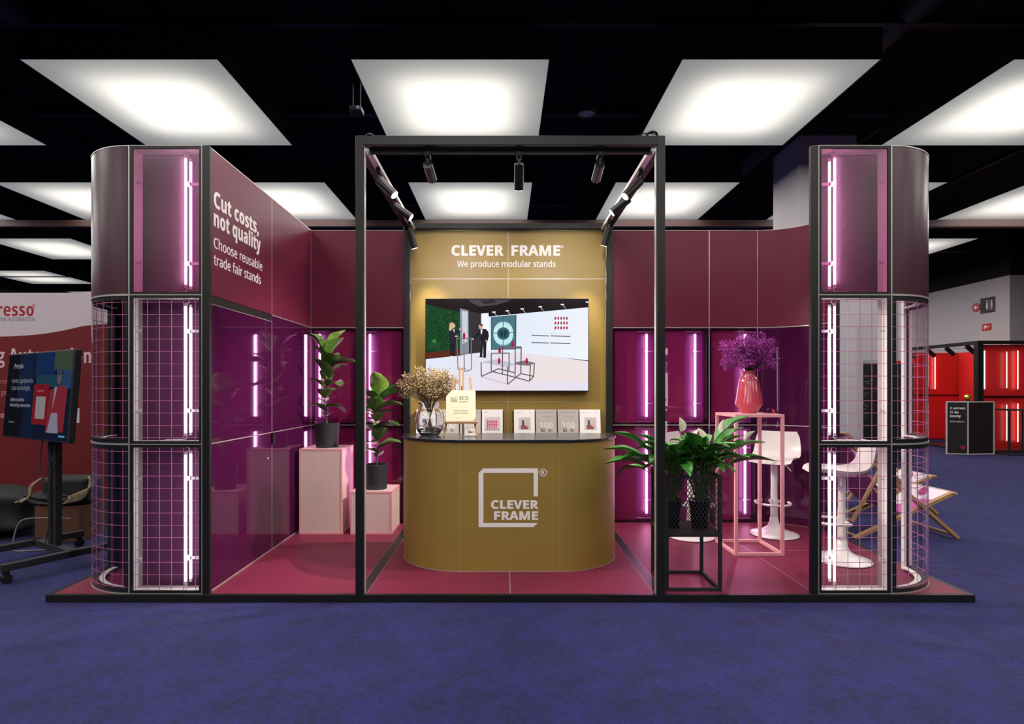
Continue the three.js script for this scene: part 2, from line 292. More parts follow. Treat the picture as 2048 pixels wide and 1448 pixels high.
// ---------------------------------------------------------------- light columns at both ends
function column(s, label) {
  const t = thing('light_column', label, 'exhibition column', [s * 2.5, FL, 4.0], 'light columns at the ends of the booth');
  const X = (a, b) => (s > 0 ? [a, b] : [-b, -a]);
  part(t, 'post', bx(...X(2.012, 2.06), FL, TOP, ZF, 3.775, 0.004), M.black);
  part(t, 'edge_profile', [bx(...X(2.06, 2.064), FL, TOP, ZF - 0.003, 3.78), bx(...X(2.545, 2.552), FL, TOP, ZF - 0.004, 3.78), ...[FL, 1.05, 2.05, TOP].map((y) => bx(...X(2.064, 2.545), y - 0.003 + (y === FL ? 0.003 : 0), y + 0.003 - (y === TOP ? 0.003 : 0), ZF - 0.003, 3.78))], M.alu);
  const cx = s * 2.55, cZ = ZF + 0.5, HALF = Math.PI / 2;
  for (let k = 0; k < 3; k++) {
    const y0 = FL + k + 0.003, y1 = FL + k + 0.997, [a, b] = X(2.064, 2.545);
    part(t, 'module_frame', frameBars(a, b, y0, y1, 0.018, ZF, ZF + 0.012), M.black);
    part(t, 'frame_liner', [...frameBars(a + 0.004, b - 0.004, y0 + 0.004, y1 - 0.004, 0.013, ZF + 0.0125, ZF + 0.062)], M.liner);
    part(t, 'frame_back', frameBars(a + 0.002, b - 0.002, y0 + 0.002, y1 - 0.002, 0.014, ZF + 0.063, ZF + 0.11), k === 2 ? M.liner : M.alu);
    part(t, 'slot', bx(s * 2.53 - 0.0012, s * 2.53 + 0.0012, y0 + 0.46, y0 + 0.52, ZF + 0.025, ZF + 0.048), M.blackMatte);
    part(t, 'pane', pane(a + 0.01, b - 0.01, y0 + 0.01, y1 - 0.01, ZF + 0.006), k === 2 ? M.smokePane : M.clearPane);
    if (k < 2) {
      const gr = [], N = 6, MM = 12;
      for (let i = 0; i < N; i++) { const x = a + (b - a) * (i + 0.45) / N; gr.push(bx(x - 0.0017, x + 0.0017, y0 + 0.008, y1 - 0.008, ZF + 0.0035, ZF + 0.0055)); }
      for (let j = 0; j < MM; j++) { const y = y0 + 0.99 * (j + 0.5) / MM; gr.push(bx(a + 0.008, b - 0.008, y - 0.0017, y + 0.0017, ZF + 0.0035, ZF + 0.0055)); }
      part(t, 'printed_grid', gr, M.pinkGrid);
    }
    tube(t, s * 2.19, y0 + 0.497, ZF + 0.035);
    tube(t, s * 2.19, y0 + 0.497, ZF + 0.095);
    for (const y of [0.22, 0.76]) {
      part(t, 'tube_clip', [bx(...X(2.078, 2.175), y0 + y - 0.009, y0 + y + 0.009, ZF + 0.06, ZF + 0.07), bx(...X(2.172, 2.21), y0 + y - 0.013, y0 + y + 0.013, ZF + 0.05, ZF + 0.08)], M.clip);
      part(t, 'thumb_screw', [rod(V(s * 2.5, y0 + y, ZF + 0.04), V(s * 2.53, y0 + y, ZF + 0.04), 0.006), bx(s * 2.497 - 0.003, s * 2.497 + 0.003, y0 + y - 0.014, y0 + y + 0.014, ZF + 0.036, ZF + 0.044)], M.clip);
    }
    part(t, 'cable', [wire([V(s * 2.19, y0 + 0.05, ZF + 0.05), V(s * 2.2, y0 + 0.03, ZF + 0.055), V(s * 2.27, y0 + 0.025, ZF + 0.05), V(s * 2.34, y0 + 0.022, ZF + 0.05)], 0.003), wire([V(s * 2.19, y1 - 0.06, ZF + 0.05), V(s * 2.175, y1 - 0.03, ZF + 0.05), V(s * 2.2, y1 - 0.02, ZF + 0.05)], 0.003)], M.clip);
    if (k === 2) part(t, 'back_panel', bx(...X(2.105, 2.75), y0, y1, ZF + 0.16, ZF + 0.17), M.columnBack);
    else if (s < 0) part(t, 'back_panel', bx(...X(2.105, 2.6), y0, y1, ZF + 0.16, ZF + 0.17), M.columnBack);
    // quarter-round module
    part(t, 'curved_rail', [arcSolid(cx, cZ, 0.46, 0.497, 0.01, HALF, y0, y0 + 0.03, s, -1), arcSolid(cx, cZ, 0.46, 0.497, 0.01, HALF, y1 - 0.03, y1, s, -1)], M.black);
    part(t, 'curved_edge', [arcSolid(cx, cZ, 0.495, 0.503, 0.01, HALF, y0 - 0.003, y0 + 0.003, s, -1), arcSolid(cx, cZ, 0.495, 0.503, 0.01, HALF, y1 - 0.003, y1 + 0.003, s, -1)], M.alu);
    if (k === 2) part(t, 'curved_panel', arcSolid(cx, cZ, 0.494, 0.5, 0.012, HALF, y0 + 0.003, y1 - 0.003, s, -1, 40), M.plumSatin);
    else {
      part(t, 'curved_pane', arcSheet(cx, cZ, 0.5, 0.012, HALF, y0 + 0.004, y1 - 0.004, s, -1, 48), M.clearPane);
      const gr = [];
      for (let i = 0; i < 9; i++) { const a2 = 0.09 + i * 0.1675; gr.push(arcSolid(cx, cZ, 0.4965, 0.4985, a2 - 0.0034, a2 + 0.0034, y0 + 0.03, y1 - 0.03, s, -1, 1)); }
      for (let j = 0; j < 12; j++) { const y = y0 + 0.99 * (j + 0.5) / 12; gr.push(arcSolid(cx, cZ, 0.4965, 0.4985, 0.02, HALF, y - 0.0017, y + 0.0017, s, -1, 24)); }
      part(t, 'printed_grid', gr, M.pinkGrid);
      part(t, 'curved_liner', [arcSolid(cx, cZ, 0.42, 0.459, 0.05, HALF, y0 + 0.012, y0 + 0.02, s, -1), arcSolid(cx, cZ, 0.42, 0.459, 0.05, HALF, y1 - 0.02, y1 - 0.012, s, -1)], M.liner);
    }
  }
  part(t, 'end_post', bx(...X(3.012, 3.03), FL, TOP, cZ, cZ + 0.03), M.black);
  part(t, 'end_liner', [bx(...X(2.99, 3.011), FL, TOP, cZ + 0.002, cZ + 0.03), bx(...X(3.031, 3.05), FL, TOP, cZ + 0.002, cZ + 0.03)], s > 0 ? M.liner : M.black);
  part(t, 'joint_post', bx(...X(2.549, 2.585), FL + 0.003, TOP - 0.003, ZF + 0.004, ZF + 0.03), M.black);
  return t;
}
column(-1, 'illuminated column with gridded clear panes at the left end of the booth');
column(1, 'illuminated see-through column with gridded panes at the right end of the booth');

// ---------------------------------------------------------------- left side wall with the store door
const XW = -2.02;
{
  const t = thing('booth_side_wall', 'glossy plum side wall with white slogan and store-room door', 'exhibition wall', [XW, FL, 4.77]);
  const zs = [[3.778, 4.772], [4.772, 5.742]];
  part(t, 'core', bx(XW - 0.05, XW - 0.012, FL, TOP, 3.778, 5.742), M.black);
  const col = [];
  for (const z of [4.772, 5.738]) col.push(bx(XW - 0.012, XW + 0.001, FL, TOP, z - 0.004, z + 0.004));
  for (const y of [1.05, TOP - 0.004]) col.push(bx(XW - 0.012, XW + 0.001, y - 0.003, y + 0.004, 3.778, 5.742));
  col.push(bx(XW - 0.012, XW + 0.001, 2.046, 2.054, 4.772, 5.742), bx(XW - 0.012, XW + 0.001, 1.992, 1.997, 3.778, 4.772), bx(XW - 0.012, XW + 0.001, FL, FL + 0.012, 3.778, 5.742));
  part(t, 'edge_profile', col, M.alu);
  part(t, 'door_head', bx(XW - 0.012, XW + 0.004, 1.998, 2.05, 3.778, 4.768), M.black);
  for (const [a, b] of zs) {
    const first = a < 4;
    const up = part(t, 'upper_panel', bx(XW - 0.011, XW, 2.055, TOP - 0.008, a + 0.005, b - 0.005), M.burgundy);
    if (first) for (const [str, w, cap, y, bold, wt] of [['Cut costs,', 0.7, 0.108, 2.665, true, 0.02], ['not quality', 0.735, 0.108, 2.535, true, 0.02], ['Choose reusable', 0.765, 0.07, 2.385, false, 0.012], ['trade fair stands', 0.735, 0.07, 2.27, false, 0.012]]) {
      const o = worldOf(up), m = shadow(new THREE.Mesh(lettering(str, w, cap, bold, wt), M.print)); m.name = 'lettering'; m.rotation.y = Math.PI / 2; m.position.set(XW + 0.0006 - o.x, y - o.y, -3.815 - o.z); up.add(m);
    }
    const yt = first ? 1.991 : 2.045;
    if (first) {
      const d = part(t, 'store_door', bx(XW - 0.011, XW + 0.0005, FL + 0.013, 1.046, a + 0.004, b - 0.005), M.plumGloss);
      part(t, 'store_door', bx(XW - 0.011, XW + 0.0005, 1.055, yt, a + 0.004, b - 0.005), M.plumGloss);
    } else {
      part(t, 'lower_panel', bx(XW - 0.011, XW, FL + 0.013, 1.046, a + 0.005, b - 0.008), M.plumGloss);
      part(t, 'lower_panel', bx(XW - 0.011, XW, 1.055, yt, a + 0.005, b - 0.008), M.plumGloss);
    }
  }
  part(t, 'door_handle', bx(XW + 0.001, XW + 0.022, 0.95, 1.05, 4.752, 4.775, 0.004), M.black);
  part(t, 'lock', rod(V(XW, 0.84, 4.68), V(XW + 0.008, 0.84, 4.68), 0.011), M.alu);
}
{ // store-room partition behind the left column
  const t = thing('store_partition', 'dark plum partition standing behind the left light column', 'exhibition wall', [-2.55, FL, 4.3]);
  part(t, 'panel', bx(-3.028, -2.06, FL, TOP, 4.29, 4.3), M.plumSatin);
  part(t, 'side_panel', bx(-3.045, -3.03, FL, TOP, 4.3, 5.742), M.plumSatin);
}

// ---------------------------------------------------------------- back walls with light boxes
const ROWS = [[FL, 1.05], [1.05, 2.05], [2.05, TOP]];
function lightBox(t, x0, x1, tubes, fillFrom, fillTo) {
  for (let k = 0; k < 3; k++) {
    const [y0, y1] = ROWS[k];
    part(t, 'edge_profile', [bx(x0, x1, y1 - 0.004, y1 + (k < 2 ? 0.004 : 0), ZB, ZB + 0.02), bx(x0, x0 + 0.004, y0 + 0.004, y1 - 0.004, ZB, ZB + 0.02), bx(x1 - 0.004, x1, y0 + 0.004, y1 - 0.004, ZB, ZB + 0.02)], M.alu);
    const a = x0 + 0.005, b = x1 - 0.005, c = y0 + 0.005, d = y1 - 0.005;
    if (k === 2) { part(t, 'upper_panel', bx(a, b, c, d, ZB + 0.002, ZB + 0.02), M.burgundy); continue; }
    part(t, 'module_frame', frameBars(a, b, c, d, 0.018, ZB + 0.006, ZB + 0.105), M.black);
    part(t, 'pane', pane(a, b, c, d, ZB + 0.003), M.tintPane);
    part(t, 'back_panel', bx(a, b, c, d, ZB + 0.106, ZB + 0.12), M.violetBack);
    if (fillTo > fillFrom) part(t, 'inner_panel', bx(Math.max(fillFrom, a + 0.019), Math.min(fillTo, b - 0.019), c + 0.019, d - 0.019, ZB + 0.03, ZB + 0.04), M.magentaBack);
    for (const x of tubes) {
      tube(t, x, y0 + 0.51, ZB + 0.055, M.tube, L.wallTube).scale.set(1.4, 1, 1.4);
      part(t, 'tube_clip', [0.22, 0.76].map((y) => bx(x - 0.016, Math.min(x + 0.07, b - 0.02), y0 + y - 0.006, y0 + y + 0.006, ZB + 0.07, ZB + 0.078)), M.clip);
      part(t, 'tray_edge', [bx(x - 0.1 < a + 0.02 ? a + 0.02 : x - 0.1, x + 0.06, y1 - 0.035, y1 - 0.032, ZB + 0.05, ZB + 0.09), bx(x - 0.1 < a + 0.02 ? a + 0.02 : x - 0.1, x + 0.06, y0 + 0.03, y0 + 0.033, ZB + 0.05, ZB + 0.09)], M.liner);
    }
  }
}
{
  const t = thing('booth_back_wall', 'burgundy back wall with pink light boxes behind the potted figs', 'exhibition wall', [-1.55, FL, ZB + 0.06]);
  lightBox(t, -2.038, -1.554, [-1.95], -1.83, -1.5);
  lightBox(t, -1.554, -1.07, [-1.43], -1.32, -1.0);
  part(t, 'core', bx(-2.038, -1.07, FL, TOP, ZB + 0.121, ZB + 0.14), M.black);
}
{
  const t = thing('booth_back_wall', 'burgundy back wall with pink light boxes and rounded corner behind the bar stools', 'exhibition wall', [2.0, FL, ZB + 0.06]);
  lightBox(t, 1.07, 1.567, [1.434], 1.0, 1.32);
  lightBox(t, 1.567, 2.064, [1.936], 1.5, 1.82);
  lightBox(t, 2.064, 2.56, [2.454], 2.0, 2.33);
  part(t, 'core', bx(1.07, 2.56, FL, TOP, ZB + 0.121, ZB + 0.14), M.black);
  for (let k = 0; k < 3; k++) {
    const [y0, y1] = ROWS[k];
    part(t, 'curved_panel', arcSolid(2.565, ZB - 0.5, 0.5, 0.51, 0, Math.PI / 2, y0 + 0.005, y1 - 0.005, 1, 1, 40), k === 2 ? M.burgundy : M.plumGloss);
    part(t, 'edge_profile', arcSolid(2.565, ZB - 0.5, 0.499, 0.512, 0, Math.PI / 2, y1 - 0.004, y1 + (k < 2 ? 0.004 : 0), 1, 1, 40), M.alu);
  }
  part(t, 'end_profile', bx(3.06, 3.085, FL, TOP, ZB - 0.53, ZB - 0.5), M.black);
}
// ---------------------------------------------------------------- olive display wall
{
  const t = thing('display_wall', 'olive display wall with white lettering behind the counter', 'exhibition wall', [0, FL, ZB + 0.03]);
  part(t, 'core', bx(-1.0, 1.0, FL, TOP, ZB + 0.012, ZB + 0.06), M.black);
  part(t, 'edge_profile', [bx(-0.0025, 0.0025, FL, TOP, ZB + 0.001, ZB + 0.012), bx(-1.004, -1.0, FL, TOP, ZB, ZB + 0.012), bx(1.0, 1.004, FL, TOP, ZB, ZB + 0.012), ...[1.29, 2.55, TOP - 0.003].map((y) => bx(-1.0, 1.0, y - 0.0025, y + 0.0025, ZB + 0.001, ZB + 0.012))], M.alu);
  let top;
  for (const [a, b] of [[-1, 0], [0, 1]]) for (const [c, d] of [[FL, 1.29], [1.29, 2.55], [2.55, TOP - 0.004]]) top = part(t, 'panel', bx(a + 0.003, b - 0.003, c + 0.003, d - 0.003, ZB, ZB + 0.012), M.olive);
  part(t, 'lettering', lettering('CLEVER', 0.535, 0.102, true, 0.03).translate(-0.581, 2.79, -(ZB - 0.0005)), M.print);
  part(t, 'lettering', lettering('FRAME', 0.5, 0.102, true, 0.03).translate(0.034, 2.79, -(ZB - 0.0005)), M.print);
  part(t, 'lettering', registered(0.015, 0.003).translate(0.553, 2.88, -(ZB - 0.0015)), M.print);
  part(t, 'lettering', lettering('We produce modular stands', 1.01, 0.06, false, 0.014).translate(-0.522, 2.673, -(ZB - 0.0005)), M.print);
}
// ---------------------------------------------------------------- black canopy frame
{
  const t = thing('canopy_frame', 'tall black open frame standing in front of the counter', 'frame', [0, FL, 4.7]);
  const w = 0.054, yb = 3.045, yt = 3.108, Z0 = 3.728, Z1 = 3.782, W0 = 5.69, W1 = 5.744;
  for (const s of [-1, 1]) {
    part(t, 'post', bx(s * 1.005 - w / 2, s * 1.005 + w / 2, FL, yt, Z0, Z1, 0.003), M.black);
    part(t, 'post', bx(s * 1.036 - 0.03, s * 1.036 + 0.03, FL, yt, W0, W1, 0.003), M.black);
    part(t, 'side_beam', bx(s * 1.02 - w / 2, s * 1.02 + w / 2, yb, yt, Z1, W0, 0.003), M.black);
    part(t, 'track_rail', bx(s * 0.955 - 0.018, s * 0.955 + 0.018, 3.02, 3.05, Z1 + 0.05, W0 - 0.05), M.alu);
    part(t, 'edge_strip', bx(s * 0.9735 - 0.002, s * 0.9735 + 0.002, FL, yb, Z0 + 0.01, Z1 - 0.01), M.alu);
  }
  part(t, 'front_beam', bx(-1.005 + w / 2, 1.005 - w / 2, yb, yt, Z0, Z1, 0.003), M.black);
  part(t, 'rear_beam', bx(-1.0, 1.0, TOP + 0.002, yt, W0, W1, 0.003), M.black);
  part(t, 'front_rail', bx(-0.95, 0.95, 3.02, 3.045, 3.79, 3.825), M.blackMatte);
  part(t, 'corner_knob', lathe([[0, 0], [0.03, 0], [0.03, 0.012], [0.018, 0.02], [0, 0.02]], 16).translate(-0.94, yt, -3.755), M.black);
  part(t, 'cable_coil', [new THREE.TorusGeometry(0.035, 0.008, 8, 20).rotateX(1.2).translate(0.95, yt + 0.012, -3.76), wire([V(0.98, yt + 0.02, 3.76), V(0.92, yt + 0.03, 3.76), V(0.84, yt + 0.01, 3.76), V(0.8, yt + 0.004, 3.76)], 0.004)], M.black);
}
// ---------------------------------------------------------------- track spotlights
const lensMat = S({ color: 0xffffff, emissive: lin(1, 0.95, 0.88), emissiveIntensity: 6, roughness: 0.4 });
const canMat = S({ color: lin(0.035, 0.033, 0.032), roughness: 0.3, metalness: 0.5 });
function spotlight(mount, aim, label, k = L.spot, cone = 0.42) {
  const t = thing('track_spotlight', label, 'spotlight', [mount.x, mount.y, -mount.z], 'spotlights on the canopy frame');
  const pivot = V3(0, -0.075, 0), dir = aim.clone().sub(mount).sub(pivot).normalize(), end = pivot.clone().addScaledVector(dir, 0.165);
  local(t, 'track_adapter', new RoundedBoxGeometry(0.036, 0.03, 0.09, 2, 0.006).translate(0, -0.016, 0), M.blackMatte);
  local(t, 'stem', [rod(V3(0, -0.03, 0), pivot, 0.007), new THREE.SphereGeometry(0.014, 12, 8).translate(pivot.x, pivot.y, pivot.z)], canMat);
  local(t, 'body', [rod(pivot.clone().addScaledVector(dir, -0.005), end, 0.033, 0.033, 24)], canMat);
  local(t, 'lens_light', rod(end, end.clone().addScaledVector(dir, 0.002), 0.03, 0.03, 24), lensMat);
  const l = new THREE.SpotLight(lin(1, 0.9, 0.8), k, 0, cone, 0.6, 2); l.name = 'light_of_spot'; l.position.copy(end).addScaledVector(dir, 0.008); l.castShadow = true; l.shadow.radius = 1.2;
  l.target.position.copy(end).addScaledVector(dir, 1); t.add(l, l.target);
  return t;
}
const nth3 = ['nearest', 'middle', 'rearmost'];
[4.1, 4.68, 5.42].forEach((Z, i) => spotlight(V(-0.955, 3.02, Z), [V(1.45, 0.6, 3.6), V(2.2, 0.8, 4.7), V(-0.62, 1.7, 5.72)][i], `${nth3[i]} lit black spotlight on the canopy's left beam`, L.spot * [1, 1.6, 0.22][i], 0.55));
[4.12, 4.5, 5.32].forEach((Z, i) => spotlight(V(0.955, 3.02, Z), [V(-1.4, 0.5, 3.6), V(-1.75, 0.75, 4.9), V(0.62, 1.7, 5.7)][i], `${nth3[i]} lit black spotlight on the canopy's right beam`, L.spot * [1, 2.3, 0.22][i], 0.55));
[[-0.56, -0.25], [0.06, 0.08], [0.61, 0.35]].forEach(([x, ax], i) => spotlight(V(x, 3.02, 3.807), i === 1 ? V(ax, 1.05, 5.2) : V(ax * 1.7, 2.45, ZB), `${['left', 'middle', 'right'][i]} black cylinder spotlight under the canopy's front beam`, L.spot * (i === 1 ? 0.26 : 0.3), 0.42));

// ---------------------------------------------------------------- reception counter
const CT = 1.04;
{
  const t = thing('reception_counter', 'olive reception counter with rounded ends and white square logo', 'counter', [0, FL, 4.55]);
  const a = 0.377, R = 0.5, c0 = 4.2, HALF = Math.PI / 2, cb = 4.84;
  part(t, 'front_panel', bx(-a + 0.002, a - 0.002, FL + 0.004, 1.018, c0, c0 + 0.02), M.olive);
  for (const s of [-1, 1]) {
    part(t, 'curved_panel', arcSolid(s * a, c0 + R, R - 0.02, R, 0.004, HALF, FL + 0.004, 1.018, s, -1, 48), M.olive);
    part(t, 'side_panel', bx(s * (a + R) - s * 0.02, s * (a + R), FL + 0.004, 1.018, c0 + R + 0.001, cb), M.olive);
    part(t, 'joint_profile', bx(s * a - 0.0022, s * a + 0.0022, FL + 0.004, 1.018, c0 - 0.001, c0 + 0.02), M.alu);
  }
  const outline = (d, ext) => { const sh = new THREE.Shape(), r = R + d; sh.moveTo(-a - r, -cb); sh.lineTo(-a - r, -(c0 + R)); sh.absarc(-a, -(c0 + R), r, Math.PI, HALF, true); sh.lineTo(a, -(c0 - d)); sh.absarc(a, -(c0 + R), r, HALF, 0, true); sh.lineTo(a + r, -cb); sh.lineTo(-a - r, -cb); return sh; };
  const slab = (d, y0, y1, bev = 0) => new THREE.ExtrudeGeometry(outline(d), { depth: y1 - y0 - 2 * bev, bevelEnabled: bev > 0, bevelSize: bev, bevelThickness: bev, bevelSegments: 2, curveSegments: 36 }).rotateX(Math.PI / 2).translate(0, y1 - bev, 0).applyMatrix4(new THREE.Matrix4().makeScale(1, 1, 1));
  const flip = (g) => g;                                    // shape y (= world z) after the turn about x lies along +z: mirror it back
  const fix = (g) => { const p = g.attributes.position; for (let i = 0; i < p.count; i++) p.setZ(i, p.getZ(i)); return flip(g); };
  part(t, 'counter_top', fix(slab(0.008, 1.02, CT, 0.003)), M.counterTop);
  part(t, 'plinth_line', fix(slab(0.003, FL, FL + 0.004)), M.alu);
  part(t, 'top_line', fix(slab(0.002, 1.0185, 1.0198)), M.alu);
  // white outline logo (crop pixels of the photograph's front panel turned to metres)
  const lx = (q) => (q / 2.896 + 780 - 1008) / 266.7 + CAMX, ly = (q) => CAMY - ((q / 2.896 + 720) - 778) / 266.7;
  const sh = new THREE.Shape();
  [[540, 628], [857, 628], [857, 790], [832, 790], [832, 654], [541, 654], [541, 944], [855, 944], [830, 968], [513, 968], [513, 655]].forEach(([u, v], i) => (i ? sh.lineTo(lx(u), ly(v)) : sh.moveTo(lx(u), ly(v))));
  const flat = { depth: 0.001, bevelEnabled: false };
  part(t, 'logo', [new THREE.ExtrudeGeometry(sh, flat).translate(0, 0, -c0 + 0.0002), lettering('CLEVER', lx(860) - lx(585), ly(814) - ly(861), true, 0.03).translate(lx(585), ly(861), -c0 + 0.0004), lettering('FRAME', lx(858) - lx(603), ly(878) - ly(925), true, 0.03).translate(lx(603), ly(925), -c0 + 0.0004), registered(0.029, 0.0055).translate(lx(887), ly(652), -c0 + 0.0016)], M.print);
}

// ---------------------------------------------------------------- television
const tvTex = canvasTex(1528, 870, (c, w, h) => {
  c.scale(w / 1910, h / 1088); c.translate(-68, -100);
  const poly = (col, ...p) => { c.fillStyle = col; c.beginPath(); p.forEach(([x, y], i) => (i ? c.lineTo(x, y) : c.moveTo(x, y))); c.closePath(); c.fill(); };
  const line = (col, wd, ...p) => { c.strokeStyle = col; c.lineWidth = wd; c.beginPath(); p.forEach(([x, y], i) => (i ? c.lineTo(x, y) : c.moveTo(x, y))); c.stroke(); };
  c.fillStyle = '#1b1419'; c.fillRect(68, 100, 1910, 1088);
  poly('#4a444a', [560, 105], [1100, 105], [900, 170], [700, 190], [620, 150]); poly('#2c262c', [700, 120], [860, 110], [900, 140], [760, 160]);
  const fl = c.createLinearGradient(68, 800, 1978, 1100); fl.addColorStop(0, '#e2ebfa'); fl.addColorStop(0.55, '#ecdfea'); fl.addColorStop(1, '#e7e4f4');
  c.fillStyle = fl; c.beginPath(); c.moveTo(68, 815); c.lineTo(480, 770); c.lineTo(800, 700); c.lineTo(1300, 740); c.lineTo(1978, 840); c.lineTo(1978, 1188); c.lineTo(68, 1188); c.fill();
  poly('#efe2e2', [1300, 760], [1978, 850], [1978, 1090], [1200, 1060]);
  const wl = c.createLinearGradient(800, 300, 1978, 700); wl.addColorStop(0, '#dfe9f8'); wl.addColorStop(1, '#f2f6fe');
  c.fillStyle = wl; c.beginPath(); c.moveTo(800, 308); c.lineTo(1978, 198); c.lineTo(1978, 830); c.lineTo(1300, 752); c.lineTo(800, 715); c.fill();
  poly('#f3f7ff', [720, 272], [805, 265], [830, 712], [720, 735]);
  poly('#143a22', [68, 160], [470, 250], [470, 730], [68, 800]);
  for (let i = 0; i < 2600; i++) { const x = 70 + rnd() * 400, y = 170 + (x - 70) * 0.22 + rnd() * 520; if (y > 800 - (x - 70) * 0.17) continue; c.fillStyle = ['#1f5a2c', '#0e2c1a', '#2d6e34', '#18431f'][i & 3]; c.fillRect(x, y, 7, 6); }
  poly('#5c2a1e', [68, 740], [470, 690], [490, 770], [68, 812]);
  poly('#8a929e', [470, 210], [570, 235], [575, 745], [470, 765]); poly('#c9d2dd', [490, 240], [560, 250], [560, 600], [500, 640]);
  poly('#2c2a2c', [570, 240], [718, 272], [718, 735], [575, 752]); for (let x = 590; x < 715; x += 20) line('#5a585a', 4, [x, 250 + (x - 570) * 0.2], [x, 742 - (x - 570) * 0.1]);
  poly('#4b7782', [840, 312], [1130, 288], [1125, 700], [840, 705]);
  const eye = c.createRadialGradient(980, 510, 30, 980, 510, 150); eye.addColorStop(0, '#1c3a44'); eye.addColorStop(0.34, '#3b6f7a'); eye.addColorStop(0.4, '#c8eef0'); eye.addColorStop(0.8, '#bfe9ec'); eye.addColorStop(1, '#5d93a0');
  c.fillStyle = eye; c.beginPath(); c.ellipse(980, 510, 118, 148, 0, 0, 7); c.fill();
  line('#55606c', 9, [978, 300], [978, 700]); line('#3a4550', 6, [840, 505], [1128, 500]); line('#3e4650', 10, [840, 312], [840, 705]); line('#3e4650', 10, [1128, 288], [1124, 700]);
  for (const [x, y] of [[866, 255], [1024, 240], [1200, 217], [1412, 192], [1672, 165], [1965, 135]]) { c.fillStyle = '#ffffff'; c.fillRect(x - 18, y - 7, 40, 14); line('#d8dde8', 6, [x, y], [x + 40, y + 45]); }
  for (let r = 0; r < 3; r++) for (let k = 0; k < 5; k++) { c.fillStyle = r * 5 + k & 1 ? '#b3344c' : '#a02238'; c.beginPath(); c.ellipse(1592 + k * 34, 328 + r * 57, 10, 19, 0.2, 0, 7); c.fill(); }
  for (const y of [535, 620]) { line('#6d7078', 12, [1312, y - 4], [1515, y + 3]); line('#6d7078', 12, [1535, y + 2], [1768, y + 10]); }
  for (const x of [1310, 1528, 1780]) line('#d9dfec', 3, [x, 250], [x + 2, 800]);
  line('#d9dfec', 3, [1140, 500], [1978, 512]);
  poly('#1f4e2a', [90, 640], [150, 580], [250, 620], [230, 680], [120, 690]); poly('#3c8a3f', [140, 590], [180, 575], [190, 620], [150, 615]);
  // two people at the show
  const oval = (col, x, y, rx, ry, turn = 0) => { c.fillStyle = col; c.beginPath(); c.ellipse(x, y, rx, ry, turn, 0, 7); c.fill(); };
  c.lineCap = 'round'; c.lineJoin = 'round';
  poly('#2a2533', [348, 470], [372, 452], [412, 458], [428, 500], [424, 600], [412, 640], [352, 640], [342, 560]); poly('#231f2b', [352, 635], [412, 635], [408, 778], [388, 778], [382, 660], [376, 778], [354, 778]);
  oval('#cfa982', 372, 415, 30, 40); oval('#d8b48c', 360, 446, 20, 34, 0.2); oval('#e3b59d', 394, 418, 20, 27); oval('#f0efee', 402, 476, 10, 20, -0.3);
  line('#2a2533', 24, [414, 478], [446, 500], [462, 470]); line('#2a2533', 24, [370, 480], [362, 540], [404, 548]); oval('#e3b59d', 468, 458, 10, 12); oval('#e3b59d', 428, 542, 20, 9); oval('#f2f2f2', 372, 786, 26, 9);
  poly('#20222c', [690, 482], [728, 452], [778, 458], [804, 500], [800, 590], [782, 610], [775, 785], [745, 785], [742, 640], [732, 785], [704, 780], [712, 600]);
  line('#20222c', 26, [702, 490], [668, 535], [632, 565]); line('#20222c', 24, [790, 490], [798, 540], [782, 585]); oval('#dba88c', 712, 428, 22, 31); oval('#5a4a40', 722, 408, 20, 14, 0.4); poly('#eef0f4', [712, 468], [736, 455], [728, 515], [716, 520]); oval('#dba88c', 622, 576, 13, 11); oval('#dba88c', 778, 596, 9, 12); oval('#15151a', 716, 786, 22, 7); oval('#15151a', 758, 790, 22, 7);
  c.lineCap = 'butt';
  const frame = (col, wd, ps) => ps.forEach((p) => line(col, wd, ...p));
  frame('#7b7780', 11, [[[430, 568], [605, 568]], [[432, 570], [446, 938]], [[515, 570], [522, 965]], [[603, 570], [606, 938]], [[446, 938], [536, 925]], [[520, 962], [606, 938]]]);
  poly('#8f8d98', [835, 738], [1050, 735], [1040, 752], [850, 755]); poly('#6f6c76', [965, 668], [1190, 660], [1190, 690], [970, 690]); poly('#c4c6d4', [715, 850], [900, 815], [1125, 870], [1030, 915]); poly('#7d7880', [1120, 850], [1230, 830], [1345, 855], [1300, 895], [1130, 880]);
  frame('#5d565f', 12, [[[838, 742], [838, 960]], [[1048, 738], [1046, 960]], [[970, 668], [968, 1000]], [[1190, 668], [1185, 980]], [[1120, 670], [1118, 1040]], [[718, 850], [722, 1020]], [[1032, 905], [1028, 1115]], [[722, 1020], [930, 925]], [[1028, 1115], [1185, 985]], [[840, 960], [1120, 1030]], [[1345, 858], [1335, 1020]], [[1298, 895], [1288, 1075]], [[1120, 1030], [1288, 1078]], [[1288, 1075], [1338, 1018]], [[930, 930], [1110, 975]], [[1180, 985], [1335, 1018]]]);
  line('#a7a4b4', 6, [722, 1022], [1028, 1112]);
  for (const [x, y] of [[518, 535], [936, 705], [1088, 635], [930, 835], [1255, 835]]) { c.fillStyle = '#b01d3c'; c.fillRect(x - 14, y - 22, 28, 56); c.fillRect(x - 7, y - 38, 14, 18); }
});
